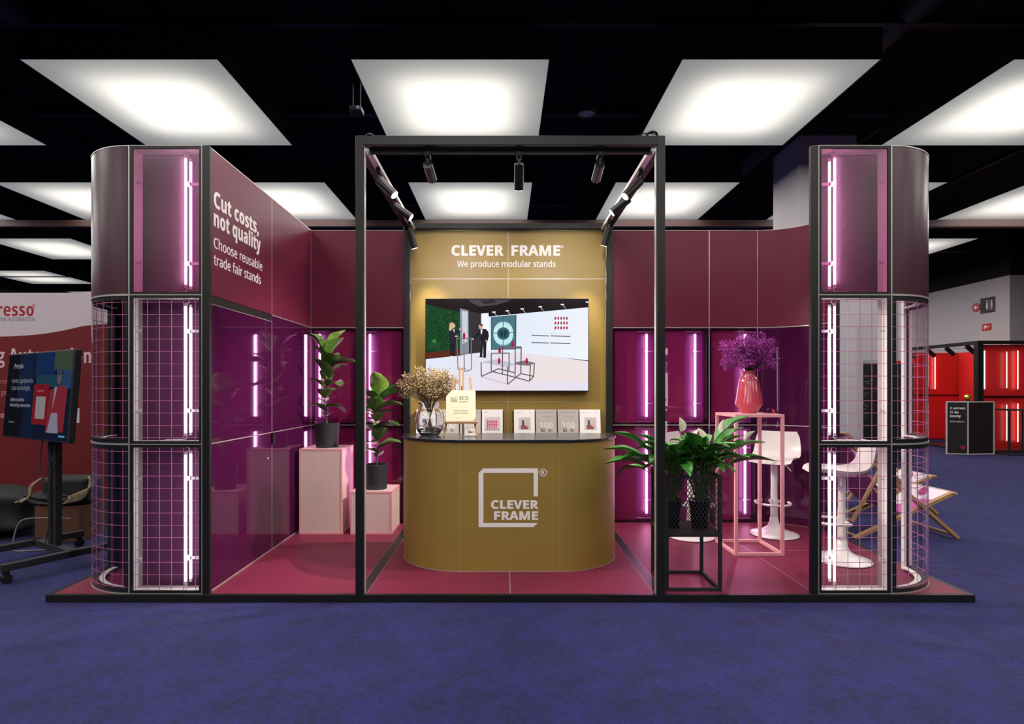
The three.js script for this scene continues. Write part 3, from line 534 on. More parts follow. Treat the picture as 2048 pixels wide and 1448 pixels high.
{
  const x0 = -0.84, x1 = 0.817, y0 = 1.392, y1 = 2.337;
  const t = thing('television', 'large wall-mounted television showing a white showroom', 'television', [(x0 + x1) / 2, y0, 5.7]);
  part(t, 'casing', bx(x0, x1, y0, y1, 5.668, 5.725, 0.006), M.blackMatte);
  part(t, 'screen', bx(x0 + 0.007, x1 - 0.007, y0 + 0.012, y1 - 0.007, 5.6665, 5.6685), [0, 1, 2, 3].map(() => M.blackMatte).concat([PM({ color: 0x080808, roughness: 0.12, emissive: 0xffffff, emissiveMap: tvTex, emissiveIntensity: L.screen }), M.blackMatte]));
  part(t, 'wall_bracket', bx(-0.3, 0.3, 1.7, 2.05, 5.725, 5.744), M.blackMatte);
  part(t, 'logo_bar', bx(0.6, 0.65, y0 - 0.006, y0 + 0.001, 5.667, 5.68), M.blackMatte);
  const l = new THREE.RectAreaLight(lin(0.9, 0.92, 1), 0.5, x1 - x0, y1 - y0); l.name = 'light_of_screen'; l.position.set(0, (y1 - y0) / 2, 0.045); l.rotation.y = Math.PI; t.add(l);
}
// ---------------------------------------------------------------- brochures in their racks
function cover(kind) {
  return canvasTex(210, 297, (c) => {
    const bg = ['#f1eeea', '#b9b2ac', '#f3efec', '#efecee'][kind]; c.fillStyle = bg; c.fillRect(0, 0, 210, 297);
    if (kind === 1) { c.fillStyle = '#8f8884'; c.font = 'bold 17px sans-serif'; c.textAlign = 'center'; c.fillText('TOP PREZENTERÓW', 105, 36); c.fillStyle = '#5d5652'; c.font = '13px sans-serif'; c.fillText('CLEVER FRAME', 105, 74); c.fillStyle = '#d9d4cf'; c.font = 'bold 84px sans-serif'; c.fillText('100', 105, 190); c.fillStyle = '#3b3d34'; c.fillRect(54, 190, 36, 34); c.fillStyle = '#c8c3a9'; c.fillRect(64, 196, 22, 16); c.fillStyle = '#77716c'; c.beginPath(); c.arc(140, 214, 17, 0, 7); c.fill(); c.fillStyle = '#9a948f'; c.fillRect(118, 212, 50, 12); }
    else if (kind === 2) { c.fillStyle = '#8d88b5'; c.font = 'bold 13px sans-serif'; c.fillText('clever', 20, 30); c.fillStyle = '#d6c9cb'; c.fillRect(26, 78, 158, 140); c.fillStyle = '#d5547f'; for (let i = 0; i < 5; i++) c.fillRect(50 + i * 22, 105 + (i & 1) * 8, 12, 90); c.fillRect(50, 120, 112, 10); c.fillRect(50, 150, 112, 10); c.fillStyle = '#5a4650'; for (let i = 0; i < 9; i++) c.fillRect(34 + i * 17, 196, 5, 14); }
    else { c.fillStyle = kind === 3 ? '#5a6fa5' : '#9aa0b0'; c.font = '12px sans-serif'; c.fillText('clever frame', 20, 36); c.fillText('2024', 155, 36); c.fillStyle = '#c9c2bf'; c.fillRect(48, 80, 120, 130); c.fillStyle = '#3c3638'; c.beginPath(); c.arc(92, 118, 11, 0, 7); c.fill(); c.fillRect(82, 126, 22, 62); c.fillStyle = '#8c4a52'; c.fillRect(70, 160, 70, 40); c.fillStyle = '#d8a9a8'; c.fillRect(124, 130, 12, 46); c.fillRect(142, 118, 8, 60); if (kind === 3) { c.fillStyle = '#3f5d9c'; c.fillRect(52, 90, 40, 60); } }
  });
}
const covers = [0, 1, 2, 3].map((k) => S({ map: cover(k), roughness: 0.45 }));
const paper = S({ color: lin(0.75, 0.73, 0.7), roughness: 0.7 });
{
  const BG = new THREE.BoxGeometry(0.21, 0.297, 0.009).rotateX(-0.16);
  const names = ['white brochure with a photo cover', 'grey brochure with a large pale 100', 'white brochure with a pink pavilion', 'white brochure with a blue corner photo'];
  for (const [start, kinds, side] of [[-0.935, [3, 1, 1, 2], 'left'], [0.055, [0, 1, 1, 0], 'right']]) {
    const t = thing('brochure_rack', `black brochure rack on the ${side} half of the olive wall`, 'rack', [start + 0.44, 0.9, 5.68]);
    part(t, 'tray', [bx(start - 0.01, start + 0.89, 0.9, 0.912, 5.62, 5.74), bx(start - 0.01, start + 0.89, 0.9, 0.95, 5.615, 5.62)], M.blackMatte);
    part(t, 'divider', [0, 0.222, 0.444, 0.666, 0.886].map((d) => bx(start + d - 0.004, start + d, 0.912, 1.2, 5.705, 5.735)), M.blackMatte);
    part(t, 'back_plate', bx(start - 0.01, start + 0.89, 0.912, 1.19, 5.737, 5.742), M.blackMatte);
    kinds.forEach((k, i) => {
      const m = shadow(new THREE.Mesh(BG, [paper, paper, paper, paper, covers[k], paper])); m.name = numbered('brochure');
      m.position.set(start + 0.109 + i * 0.222, 1.064, -5.672); scene.add(m);
      tagged(m, `${names[k]}, ${['leftmost', 'second', 'third', 'rightmost'][i]} in the ${side} rack`, 'brochure', 'brochures on the olive wall');
    });
  }
}

// ---------------------------------------------------------------- flowers made of many florets
function bouquet(name, label, base, R, yNeck, spread, tall, cols, stemMat, nStem, nFlo, sz) {
  const t = thing(name, label, 'flowers', base), stems = [], mats = [], colors = [];
  const tips = [];
  for (let i = 0; i < nStem; i++) {
    const a = rnd() * 6.283, q = Math.sqrt(rnd()), top = V3(Math.cos(a) * spread[0] * q + spread[2] * 1, tall * (0.55 + 0.45 * rnd() * Math.sqrt(1 - 0.55 * q * q)), Math.sin(a) * spread[1] * q);
    const neck = V3(Math.cos(a) * R * q, yNeck, Math.sin(a) * R * q), foot = V3(-Math.cos(a) * R * 0.7 * q, 0.012, -Math.sin(a) * R * 0.7 * q);
    const c = new THREE.CatmullRomCurve3([foot, neck, neck.clone().lerp(top, 0.5).add(V3(0, 0.03, 0)), top]);
    stems.push(new THREE.TubeGeometry(c, 9, 0.0014, 4));
    for (let b = 0; b < 5; b++) { const p = c.getPoint(0.62 + 0.37 * rnd()), e = p.clone().add(V3(rr(-1, 1) * 0.05, rr(0.0, 0.055), rr(-1, 1) * 0.05)); stems.push(rod(p, e, 0.0008, 0.0008, 3)); tips.push(e); }
    tips.push(top);
  }
  local(t, 'stems', stems, stemMat);
  const fl = new THREE.InstancedMesh(mergeGeometries([clean(new THREE.OctahedronGeometry(1, 0)), clean(new THREE.TorusGeometry(1.1, 0.35, 3, 5))]), S({ color: 0xffffff, roughness: 0.8 }), nFlo);
  const m4 = new THREE.Matrix4(), q = new THREE.Quaternion(), col = new THREE.Color();
  for (let i = 0; i < nFlo; i++) {
    const p = tips[(rnd() * tips.length) | 0].clone().add(V3(rr(-1, 1), rr(-1, 1), rr(-1, 1)).multiplyScalar(0.022));
    const s = sz * rr(0.6, 1.3); q.setFromEuler(new THREE.Euler(rr(0, 6), rr(0, 6), rr(0, 6)));
    fl.setMatrixAt(i, m4.compose(p, q, V3(s, s, s))); const c = cols[(rnd() * cols.length) | 0], k = rr(0.75, 1.2); fl.setColorAt(i, col.setRGB(c[0] * k, c[1] * k, c[2] * k));
  }
  fl.name = 'florets'; fl.userData.kind = 'stuff'; shadow(fl); t.add(fl);
  return t;
}
const glass = PM({ color: 0xffffff, transmission: 1, thickness: 0.01, roughness: 0.01, ior: 1.45 });
{
  const bz = 4.62, bxx = -0.655;
  const t = thing('glass_vase', 'round clear glass vase on the left of the counter', 'vase', [bxx, CT, bz]);
  local(t, 'body', lathe([[0, 0.001], [0.075, 0.001], [0.086, 0.012], [0.112, 0.055], [0.125, 0.115], [0.116, 0.17], [0.09, 0.215], [0.082, 0.24], [0.093, 0.268], [0.09, 0.269], [0.077, 0.24], [0.085, 0.213], [0.112, 0.168], [0.121, 0.115], [0.108, 0.058], [0.08, 0.018], [0, 0.016]], 56), glass);
  local(t, 'water', lathe([[0, 0.0175], [0.079, 0.0195], [0.1065, 0.059], [0.112, 0.075], [0, 0.075]], 48), PM({ color: 0xffffff, transmission: 1, thickness: 0.1, roughness: 0, ior: 1.33 }));
  bouquet('dried_bouquet', 'bunch of dried beige gypsophila in the glass vase', [bxx, CT + 0.02, bz], 0.05, 0.24, [0.24, 0.15, -0.015], 0.53, [[0.5, 0.38, 0.2], [0.62, 0.5, 0.32], [0.42, 0.27, 0.11], [0.55, 0.36, 0.2]], S({ color: lin(0.2, 0.15, 0.06), roughness: 0.9 }), 90, 5200, 0.0042);
}
// ---------------------------------------------------------------- small easel with the eco sign
{
  const ex = -0.385, ez = 4.47, t = thing('mini_easel', 'small wooden tabletop easel on the counter', 'easel', [ex, CT, ez]);
  const P = (x, y, Z) => V(ex + x, CT + 0.004 + y, ez + Z), w = M.wood;
  part(t, 'leg', bar(P(-0.135, 0, -0.02), P(-0.062, 0.47, 0.115), 0.017, 0.012), w);
  part(t, 'leg', bar(P(0.125, 0, -0.02), P(0.062, 0.47, 0.115), 0.017, 0.012), w);
  part(t, 'leg', bar(P(0.0, 0, 0.24), P(0.0, 0.4, 0.105), 0.014, 0.012), w);
  part(t, 'mast', bar(P(-0.013, 0.1, 0.02), P(-0.022, 0.555, 0.13), 0.014, 0.012), w);
  part(t, 'mast', bar(P(0.013, 0.1, 0.02), P(0.008, 0.555, 0.13), 0.014, 0.012), w);
  part(t, 'crossbar', bar(P(-0.085, 0.355, 0.076), P(0.085, 0.355, 0.076), 0.014, 0.01), w);
  part(t, 'ledge', bx(ex - 0.137, ex + 0.137, CT + 0.105, CT + 0.122, ez - 0.03, ez + 0.006, 0.003), w);
  const tex = canvasTex(512, 512, (c) => {
    c.fillStyle = '#dccfb4'; c.fillRect(0, 0, 512, 512); c.strokeStyle = '#5b7428'; c.lineWidth = 11;
    for (let i = 0; i < 3; i++) { c.beginPath(); c.moveTo(92 + i * 22, 104 + i * 8); c.lineTo(94 + i * 22, 190 - i * 22); c.lineTo(196, 190 - i * 22); c.stroke(); }
    for (let i = 0; i < 3; i++) { c.beginPath(); c.moveTo(158 + i * 16, 104); c.lineTo(160 + i * 14, 128 - i * 6); c.stroke(); }
    c.fillStyle = '#3f4f1c'; c.font = 'bold 84px sans-serif'; c.fillText('ECO', 228, 160); c.font = 'bold 35px sans-serif'; c.fillText('FRIENDLY', 230, 204);
    c.fillStyle = '#b5ab93'; c.fillRect(90, 286, 330, 4); c.fillStyle = '#35491c'; c.textAlign = 'center'; c.font = 'bold 33px sans-serif'; c.fillText('Zrównoważone', 256, 350); c.fillText('stoiska targowe', 256, 390); c.font = '17px sans-serif'; c.fillStyle = '#8f8a74'; c.fillText('www.cleverframe.com', 256, 460);
  });
  const sh = new THREE.Shape(); [[-0.075, 0.25], [0.118, 0.25], [0.118, 0.03], [0.1, 0], [-0.118, 0], [-0.118, 0.205]].forEach(([u, v], i) => (i ? sh.lineTo(u, v) : sh.moveTo(u, v)));
  const g = new THREE.ExtrudeGeometry(sh, { depth: 0.008, bevelEnabled: false }), uv = g.attributes.uv, ps = g.attributes.position;
  for (let i = 0; i < uv.count; i++) uv.setXY(i, (ps.getX(i) + 0.118) / 0.236, ps.getY(i) / 0.25);
  const m = shadow(new THREE.Mesh(g, [S({ map: tex, roughness: 0.6 }), S({ color: lin(0.5, 0.4, 0.26), roughness: 0.7 })])); m.name = 'eco_sign';
  m.position.set(ex, CT + 0.1235, -(ez - 0.012)); m.rotation.x = -0.24; m.rotation.z = 0.02; scene.add(m);
  tagged(m, 'cream eco friendly sign with clipped corners standing on the small easel', 'sign');
}
{ // small card holder
  const t = thing('card_holder', 'small clear card holder under the easel on the counter', 'card holder', [-0.31, CT, 4.5]);
  local(t, 'stand', [new THREE.BoxGeometry(0.11, 0.004, 0.05).translate(0, 0.003, 0), new THREE.BoxGeometry(0.11, 0.07, 0.003).rotateX(-0.2).translate(0, 0.037, -0.018)], PM({ color: 0xffffff, transmission: 1, thickness: 0.003, roughness: 0.02, ior: 1.45 }));
  local(t, 'card', new THREE.BoxGeometry(0.095, 0.055, 0.006).rotateX(-0.2).translate(0, 0.035, -0.008), covers[0]);
}

// ---------------------------------------------------------------- pink plinths
function plinth(x0, x1, y1, label) {
  const Z0 = 5.283, Z1 = 5.68, e = 0.018, t = thing('display_plinth', label, 'plinth', [(x0 + x1) / 2, FL, (Z0 + Z1) / 2], 'pink display plinths');
  const bars = [];
  for (const x of [x0, x1 - e]) for (const Z of [Z0, Z1 - e]) bars.push(bx(x, x + e, FL, y1, Z, Z + e));
  for (const y of [FL, y1 - e]) { for (const Z of [Z0, Z1 - e]) bars.push(bx(x0 + e, x1 - e, y, y + e, Z, Z + e)); for (const x of [x0, x1 - e]) bars.push(bx(x, x + e, y, y + e, Z0 + e, Z1 - e)); }
  part(t, 'edge_frame', bars, M.pink);
  part(t, 'front_panel', bx(x0 + e, x1 - e, FL + e, y1 - e, Z0 + 0.002, Z0 + 0.012), M.pinkPale);
  part(t, 'side_panel', bx(x1 - 0.012, x1 - 0.002, FL + e, y1 - e, Z0 + e, Z1 - e), M.pinkPale);
  part(t, 'side_panel', bx(x0 + 0.002, x0 + 0.012, FL + e, y1 - e, Z0 + e, Z1 - e), M.pinkPale);
  part(t, 'top_panel', bx(x0 + e, x1 - e, y1 - 0.012, y1 - 0.001, Z0 + e, Z1 - e), M.pinkPale);
  part(t, 'back_panel', bx(x0 + e, x1 - e, FL + e, y1 - e, Z1 - 0.012, Z1 - 0.002), M.pinkPale);
  return y1;
}
plinth(-1.975, -1.57, 0.855, 'tall pale pink plinth with deeper pink edges carrying a potted fig');
plinth(-1.492, -1.1, 0.452, 'low pale pink plinth beside the counter carrying a potted fig');

// ---------------------------------------------------------------- leaves
// leaf along +y from 0 to len, half-width profile f(t); arch bends it backwards (-z), cup lifts its sides
function leafGeo(len, half, f, arch, cup, wave, nu = 4, nv = 9) {
  const pos = [], uv = [], idx = [];
  for (let j = 0; j <= nv; j++) {
    const t = j / nv, w = half * f(t), ang = arch * t, y = arch ? len * Math.sin(ang) / arch : len * t, z = arch ? len * (1 - Math.cos(ang)) / arch : 0;
    for (let i = -nu; i <= nu; i++) {
      const s = i / nu, lift = cup * w * s * s + wave * Math.sin(t * 13 + (i < 0 ? 1.5 : 0)) * Math.abs(s) * half + (i === 0 ? -0.03 * half : 0);
      pos.push(s * w, y + lift * Math.sin(ang), -z + lift * Math.cos(ang)); uv.push(s * 0.5 + 0.5, t);
    }
  }
  const W = 2 * nu + 1;
  for (let j = 0; j < nv; j++) for (let i = 0; i < 2 * nu; i++) { const k = j * W + i; idx.push(k, k + 1, k + W, k + 1, k + W + 1, k + W); }
  const g = new THREE.BufferGeometry(); g.setAttribute('position', new THREE.Float32BufferAttribute(pos, 3)); g.setAttribute('uv', new THREE.Float32BufferAttribute(uv, 2)); g.setIndex(idx); g.computeVertexNormals(); return g;
}
function leafTex(base, vein, side) {
  return canvasTex(128, 256, (c) => {
    c.fillStyle = base; c.fillRect(0, 0, 128, 256);
    for (let i = 0; i < 500; i++) { c.fillStyle = i & 1 ? 'rgba(0,0,0,0.07)' : 'rgba(150,190,60,0.06)'; c.fillRect(rnd() * 128, rnd() * 256, 9, 12); }
    c.strokeStyle = vein; c.lineWidth = 4; c.beginPath(); c.moveTo(64, 0); c.lineTo(64, 256); c.stroke(); c.lineWidth = 1.8;
    for (let i = 0; i < side; i++) for (const s of [-1, 1]) { const y = 250 - i * 240 / side; c.beginPath(); c.moveTo(64, y); c.quadraticCurveTo(64 + s * 30, y - 16, 64 + s * 64, y - 42); c.stroke(); }
  });
}
const figMat = ['#557a30', '#3d5f28', '#7fa845'].map((b, i) => PM({ map: leafTex(b, ['#7f9a4c', '#5f7d3a', '#a3c060'][i], 8), roughness: 0.34, clearcoat: 0.3, clearcoatRoughness: 0.3 }));
const lilyMat = ['#347a28', '#276020', '#4b9439'].map((b) => PM({ map: leafTex(b, '#4c7f36', 14), roughness: 0.3, clearcoat: 0.4, clearcoatRoughness: 0.25 }));
const spatheMat = PM({ color: lin(0.74, 0.72, 0.6), roughness: 0.5, transmission: 0.3, thickness: 0 });
const spadixMat = S({ color: lin(0.5, 0.46, 0.22), roughness: 0.9 });
const figProfile = (t) => Math.pow(Math.sin(Math.PI * Math.min(1, 0.06 + 0.94 * Math.pow(t, 0.8))), 0.75) * (0.62 + 0.5 * t);
const lilyProfile = (t) => Math.pow(Math.sin(Math.PI * Math.pow(Math.min(1, t + 0.02), 0.85)), 0.9);
const figLeaves = [[0.29, 0.115, 0.9], [0.26, 0.11, 1.2], [0.23, 0.1, 0.6], [0.28, 0.12, 0.4]].map(([l, w, a]) => leafGeo(l, w, figProfile, a, 0.45, 0.06));
const lilyLeaves = [[0.24, 0.054, 0.9], [0.22, 0.048, 1.2], [0.26, 0.06, 0.6], [0.19, 0.048, 0.4]].map(([l, w, a]) => leafGeo(l, w, lilyProfile, a, 0.5, 0.05, 3, 9));
function placeLeaf(parent, geo, mat, p, yaw, pitch, sc, name = 'leaf') {
  const m = shadow(new THREE.Mesh(geo, mat)); m.name = name; m.position.copy(p); m.rotation.order = 'YXZ'; m.rotation.y = yaw; m.rotation.x = -pitch; m.rotation.z = rr(-0.15, 0.15); m.scale.setScalar(sc); parent.add(m); return m;
}
// ---------------------------------------------------------------- potted fiddle-leaf figs
function fig(x, y, Z, potR, potH, tall, label, lean, leaves) {
  const t = thing('potted_fig', label, 'plant', [x, y, Z], 'potted figs');
  const pot = local(t, 'pot', lathe([[0, 0], [potR * 0.86, 0], [potR * 0.9, 0.006], [potR * 0.92, 0.03], [potR * 0.905, 0.032], [potR, potH - 0.004], [potR - 0.003, potH], [potR - 0.008, potH - 0.004], [potR * 0.96, potH - 0.03], [0, potH - 0.03]], 48), M.pot);
  local(t, 'soil', new THREE.CylinderGeometry(potR * 0.955, potR * 0.95, 0.008, 32).translate(0, potH - 0.026, 0), M.soil);
  const c = new THREE.CatmullRomCurve3([V3(0, potH - 0.04, 0), V3(lean * 0.3, potH + tall * 0.3, 0.01), V3(-lean * 0.2, potH + tall * 0.6, -0.01), V3(lean * 0.4, potH + tall * 0.82, 0)]);
  local(t, 'trunk', new THREE.TubeGeometry(c, 24, 0.008, 8), M.stem);
  leaves.forEach(([h, yaw, pitch, k, m, sc]) => placeLeaf(t, figLeaves[k], figMat[m], c.getPoint(h), yaw, pitch, sc * (Math.cos(yaw) > 0.4 ? 0.78 : 1)));
}
const figSpec = (n, s0) => { seed = s0; const out = []; for (let i = 0; i < n; i++) { const h = 0.12 + 0.82 * i / (n - 1); out.push([h, i * 2.4 + rr(-0.3, 0.3), 1.2 - 0.7 * h + rr(-0.3, 0.3), (rnd() * 4) | 0, rnd() < 0.5 ? 1 : 0, (0.72 + 0.3 * h) * rr(0.9, 1.1)]); } return out; };
// yaw: direction a leaf leans towards is local -z turned by yaw; pitch from upright
fig(-1.765, 0.855, 5.46, 0.118, 0.235, 0.82, 'leafy fiddle-leaf fig in black pot on the tall pink plinth', -0.06, [...figSpec(17, 11), [1, 1.5, 0.35, 0, 0, 1.05], [1, -1.4, 0.5, 3, 2, 1.1], [0.97, 0.2, 0.1, 1, 2, 1], [0.75, -1.6, 0.95, 0, 0, 1.0]]);
fig(-1.283, 0.452, 5.45, 0.112, 0.24, 0.78, 'fiddle-leaf fig in black pot on the low pink plinth beside the counter', 0.05, [...figSpec(17, 23), [1, 2.9, 0.25, 3, 2, 1.0], [1, 0.8, 0.3, 2, 2, 1.05], [0.95, -1.2, 0.6, 0, 1, 1.0], [0.75, -1.6, 0.9, 0, 0, 0.95]]);

// ---------------------------------------------------------------- black planter stand with mesh box and peace lilies
{
  const x0 = 1.052, x1 = 1.436, Z0 = 3.79, Z1 = 4.17, y0 = 0.44, y1 = 0.835, e = 0.022;
  const t = thing('planter_stand', 'black metal planter stand with expanded-mesh box at the booth front', 'planter', [(x0 + x1) / 2, FL, (Z0 + Z1) / 2]);
  for (const x of [x0, x1 - e]) for (const Z of [Z0, Z1 - e]) part(t, 'leg', bx(x, x + e, FL, y1, Z, Z + e, 0.002), M.blackMatte);
  for (const y of [FL, y0 - e, y1 - e]) {
    for (const Z of [Z0, Z1 - e]) part(t, 'rail', bx(x0 + e, x1 - e, y, y + e, Z + 0.001, Z + e - 0.001), M.blackMatte);
    for (const x of [x0, x1 - e]) part(t, 'rail', bx(x + 0.001, x + e - 0.001, y, y + e, Z0 + e, Z1 - e), M.blackMatte);
  }
  part(t, 'tray', bx(x0 + e, x1 - e, y0 - 0.008, y0 - 0.002, Z0 + e, Z1 - e), M.blackMatte);
  const W = x1 - x0 - 2 * e, Hh = y1 - y0 - e, side = [], nx = 13, ny = 9, cw = W / nx, chh = Hh / ny;
  for (let i = 0; i < nx; i++) for (let j = 0; j < ny; j++) { const u = -W / 2 + i * cw, v = j * chh; side.push(bar(V3(u, v, 0), V3(u + cw / 2, v + chh / 2, 0), 0.0035, 0.002), bar(V3(u + cw / 2, v + chh / 2, 0), V3(u + cw, v, 0), 0.0035, 0.002), bar(V3(u, v + chh, 0), V3(u + cw / 2, v + chh / 2, 0), 0.0035, 0.002), bar(V3(u + cw / 2, v + chh / 2, 0), V3(u + cw, v + chh, 0), 0.0035, 0.002)); }
  const mg = merge(side), cx = (x0 + x1) / 2, cZ = (Z0 + Z1) / 2;
  piece(t, 'mesh_panel', mg, M.blackMatte, cx, y0, Z0 + e / 2); piece(t, 'mesh_panel', mg, M.blackMatte, cx, y0, Z1 - e / 2);
  piece(t, 'mesh_panel', mg, M.blackMatte, x0 + e / 2, y0, cZ, Math.PI / 2); piece(t, 'mesh_panel', mg, M.blackMatte, x1 - e / 2, y0, cZ, Math.PI / 2);
  for (const [px, pZ, sd, side2, dirs] of [[1.145, 3.985, 31, 'left', -1], [1.345, 3.97, 57, 'right', 1]]) {
    seed = sd; const r = 0.078, hp = 0.2, p = thing('potted_peace_lily', `peace lily with white blooms in the ${side2} black pot of the planter stand`, 'plant', [px, y0 - 0.002, pZ], 'peace lilies in the planter stand');
    local(p, 'pot', lathe([[0, 0], [r * 0.72, 0], [r * 0.8, hp * 0.45], [r, hp - 0.006], [r, hp], [r - 0.006, hp], [r - 0.008, hp - 0.03], [0, hp - 0.03]], 32), M.potGloss);
    local(p, 'soil', new THREE.CylinderGeometry(r * 0.88, r * 0.86, 0.008, 24).translate(0, hp - 0.026, 0), M.soil);
    const stalks = [];
    for (let i = 0; i < 60; i++) {
      const yaw = rnd() * 6.283, out = rr(0.05, 1), len = rr(0.22, 0.36), lean = 0.08 + 0.5 * out, dirx = -Math.sin(yaw), dirz = -Math.cos(yaw);
      const f = V3(dirx * 0.02, hp - 0.025, dirz * 0.02), tip = V3(dirx * len * Math.sin(lean), hp + len * Math.cos(lean), dirz * len * Math.sin(lean));
      stalks.push(wire([f, f.clone().lerp(tip, 0.5).add(V3(0, 0.02, 0)), tip], 0.0026, 6, 5));
      placeLeaf(p, lilyLeaves[(rnd() * 4) | 0], lilyMat[(rnd() * 3) | 0], tip, yaw, 0.4 + 0.85 * out, rr(0.75, 1.05));
    }
    for (const [yaw, lean, len] of side2 === 'left' ? [[1.3, 0.85, 0.3], [1.75, 1.0, 0.3], [1.5, 0.65, 0.34], [1.1, 1.1, 0.26]] : [[-1.57, 0.75, 0.32], [-1.3, 0.55, 0.32], [-1.9, 0.95, 0.3], [-1.5, 0.4, 0.36]]) {
      const dx = -Math.sin(yaw), dz = -Math.cos(yaw), tip = V3(dx * len * Math.sin(lean) * 0.8, hp + len * Math.cos(lean) + 0.08, dz * len * Math.sin(lean) * 0.8);
      stalks.push(wire([V3(0, hp - 0.025, 0), V3(tip.x * 0.45, hp + (tip.y - hp) * 0.62, tip.z * 0.45), tip], 0.0028, 8, 5)); placeLeaf(p, lilyLeaves[lean > 1 ? 1 : 2], lilyMat[lean > 1 ? 2 : 0], tip, yaw, lean + 0.2, 1.15);
    }
    local(p, 'stalks', stalks, M.greenStem);
    for (const [dx, h, yaw, pit] of side2 === 'left' ? [[0.075, 0.68, 0.3, 0.05], [0.155, 0.61, -1.2, 0.35], [0.225, 0.61, 0.5, 0.3]] : [[0.155, 0.67, 3.1, 0.05], [0.17, 0.6, -1.5, 1.1], [0.31, 0.61, -1.4, 0.55]]) {
      const tip = V3(dx, h, rr(-0.02, 0.05)); local(p, 'flower_stalk', wire([V3(0, hp, 0), V3(dx * 0.5, h * 0.72, 0.01), tip], 0.0025, 10, 5), M.greenStem);
      const sp = placeLeaf(p, leafGeoSpathe(), spatheMat, tip, yaw, pit, 1, 'spathe'); const sx = shadow(new THREE.Mesh(new THREE.CapsuleGeometry(0.004, 0.03, 4, 8).translate(0, 0.03, 0.008), spadixMat)); sx.name = 'spadix'; sp.add(sx);
    }
  }
}
function leafGeoSpathe() { return leafGeo(0.105, 0.03, (t) => Math.pow(Math.sin(Math.PI * Math.pow(Math.min(1, t + 0.03), 0.7)), 0.8), 0.3, 0.9, 0, 3, 9); }

// ---------------------------------------------------------------- pink bar table, vase, flowers
const TT = 1.212;
{
  const x0 = 1.852, x1 = 2.258, Z0 = 4.59, Z1 = 5.02, e = 0.025, t = thing('bar_table', 'tall square pink metal frame table beside the bar stool', 'table', [(x0 + x1) / 2, FL, (Z0 + Z1) / 2]);
  for (const x of [x0, x1 - e]) for (const Z of [Z0, Z1 - e]) part(t, 'leg', bx(x, x + e, FL, TT - e, Z, Z + e, 0.002), M.pink);
  for (const Z of [Z0, Z1 - e]) part(t, 'foot_rail', bx(x0 + e, x1 - e, FL, FL + e, Z, Z + e, 0.002), M.pink);
  for (const x of [x0, x1 - e]) part(t, 'foot_rail', bx(x, x + e, FL, FL + e, Z0 + e, Z1 - e, 0.002), M.pink);
  part(t, 'table_top', bx(x0, x1, TT - e, TT, Z0, Z1, 0.003), M.pink);
  const vx = 2.075, vZ = 4.84, v = thing('ribbed_vase', 'glossy coral ribbed vase on the pink table', 'vase', [vx, TT, vZ]);
  const prof = [[0.058, 0], [0.064, 0.004], [0.112, 0.072], [0.112, 0.088], [0.083, 0.27], [0.07, 0.305], [0.058, 0.318], [0.056, 0.358], [0.058, 0.366], [0.05, 0.366], [0.05, 0.32], [0.062, 0.3], [0.1, 0.09], [0.05, 0.012], [0, 0.012]];
  const g = lathe([[0, 0], ...prof], 96), p = g.attributes.position;
  for (let i = 0; i < p.count; i++) { const y = p.getY(i), r = Math.hypot(p.getX(i), p.getZ(i)), a = Math.atan2(p.getZ(i), p.getX(i)); if (y > 0.06 && y < 0.31 && r > 0.066) { const k = 1 - 0.035 * Math.pow(Math.abs(Math.sin(a * 8)), 0.7) * 1; p.setX(i, p.getX(i) * k); p.setZ(i, p.getZ(i) * k); } }
  g.computeVertexNormals();
  local(v, 'body', g, PM({ color: lin(0.46, 0.05, 0.085), roughness: 0.12, clearcoat: 1, clearcoatRoughness: 0.06 }));
  bouquet('purple_bouquet', 'bunch of fine purple dried flowers in the coral vase', [vx, TT + 0.02, vZ], 0.035, 0.36, [0.235, 0.17, -0.01], 0.66, [[0.36, 0.03, 0.32], [0.48, 0.06, 0.42], [0.26, 0.02, 0.27], [0.55, 0.1, 0.4]], S({ color: lin(0.1, 0.07, 0.03), roughness: 0.9 }), 150, 10000, 0.0045);
  const h = thing('acrylic_holder', 'small clear acrylic holder beside the coral vase', 'card holder', [2.2, TT, 4.72]);
  local(h, 'stand', [new THREE.BoxGeometry(0.1, 0.004, 0.05).translate(-0.01, 0.003, 0), new THREE.CylinderGeometry(0.036, 0.036, 0.01, 24, 1, false, 0, Math.PI).rotateX(Math.PI / 2).rotateZ(Math.PI / 2).translate(0, 0.005, 0)], PM({ color: 0xffffff, transmission: 1, thickness: 0.005, roughness: 0.05, ior: 1.45 }));
  local(h, 'card', new THREE.BoxGeometry(0.02, 0.03, 0.004).translate(0.025, 0.02, 0.012), S({ color: lin(0.5, 0.05, 0.06), roughness: 0.5 }));
}
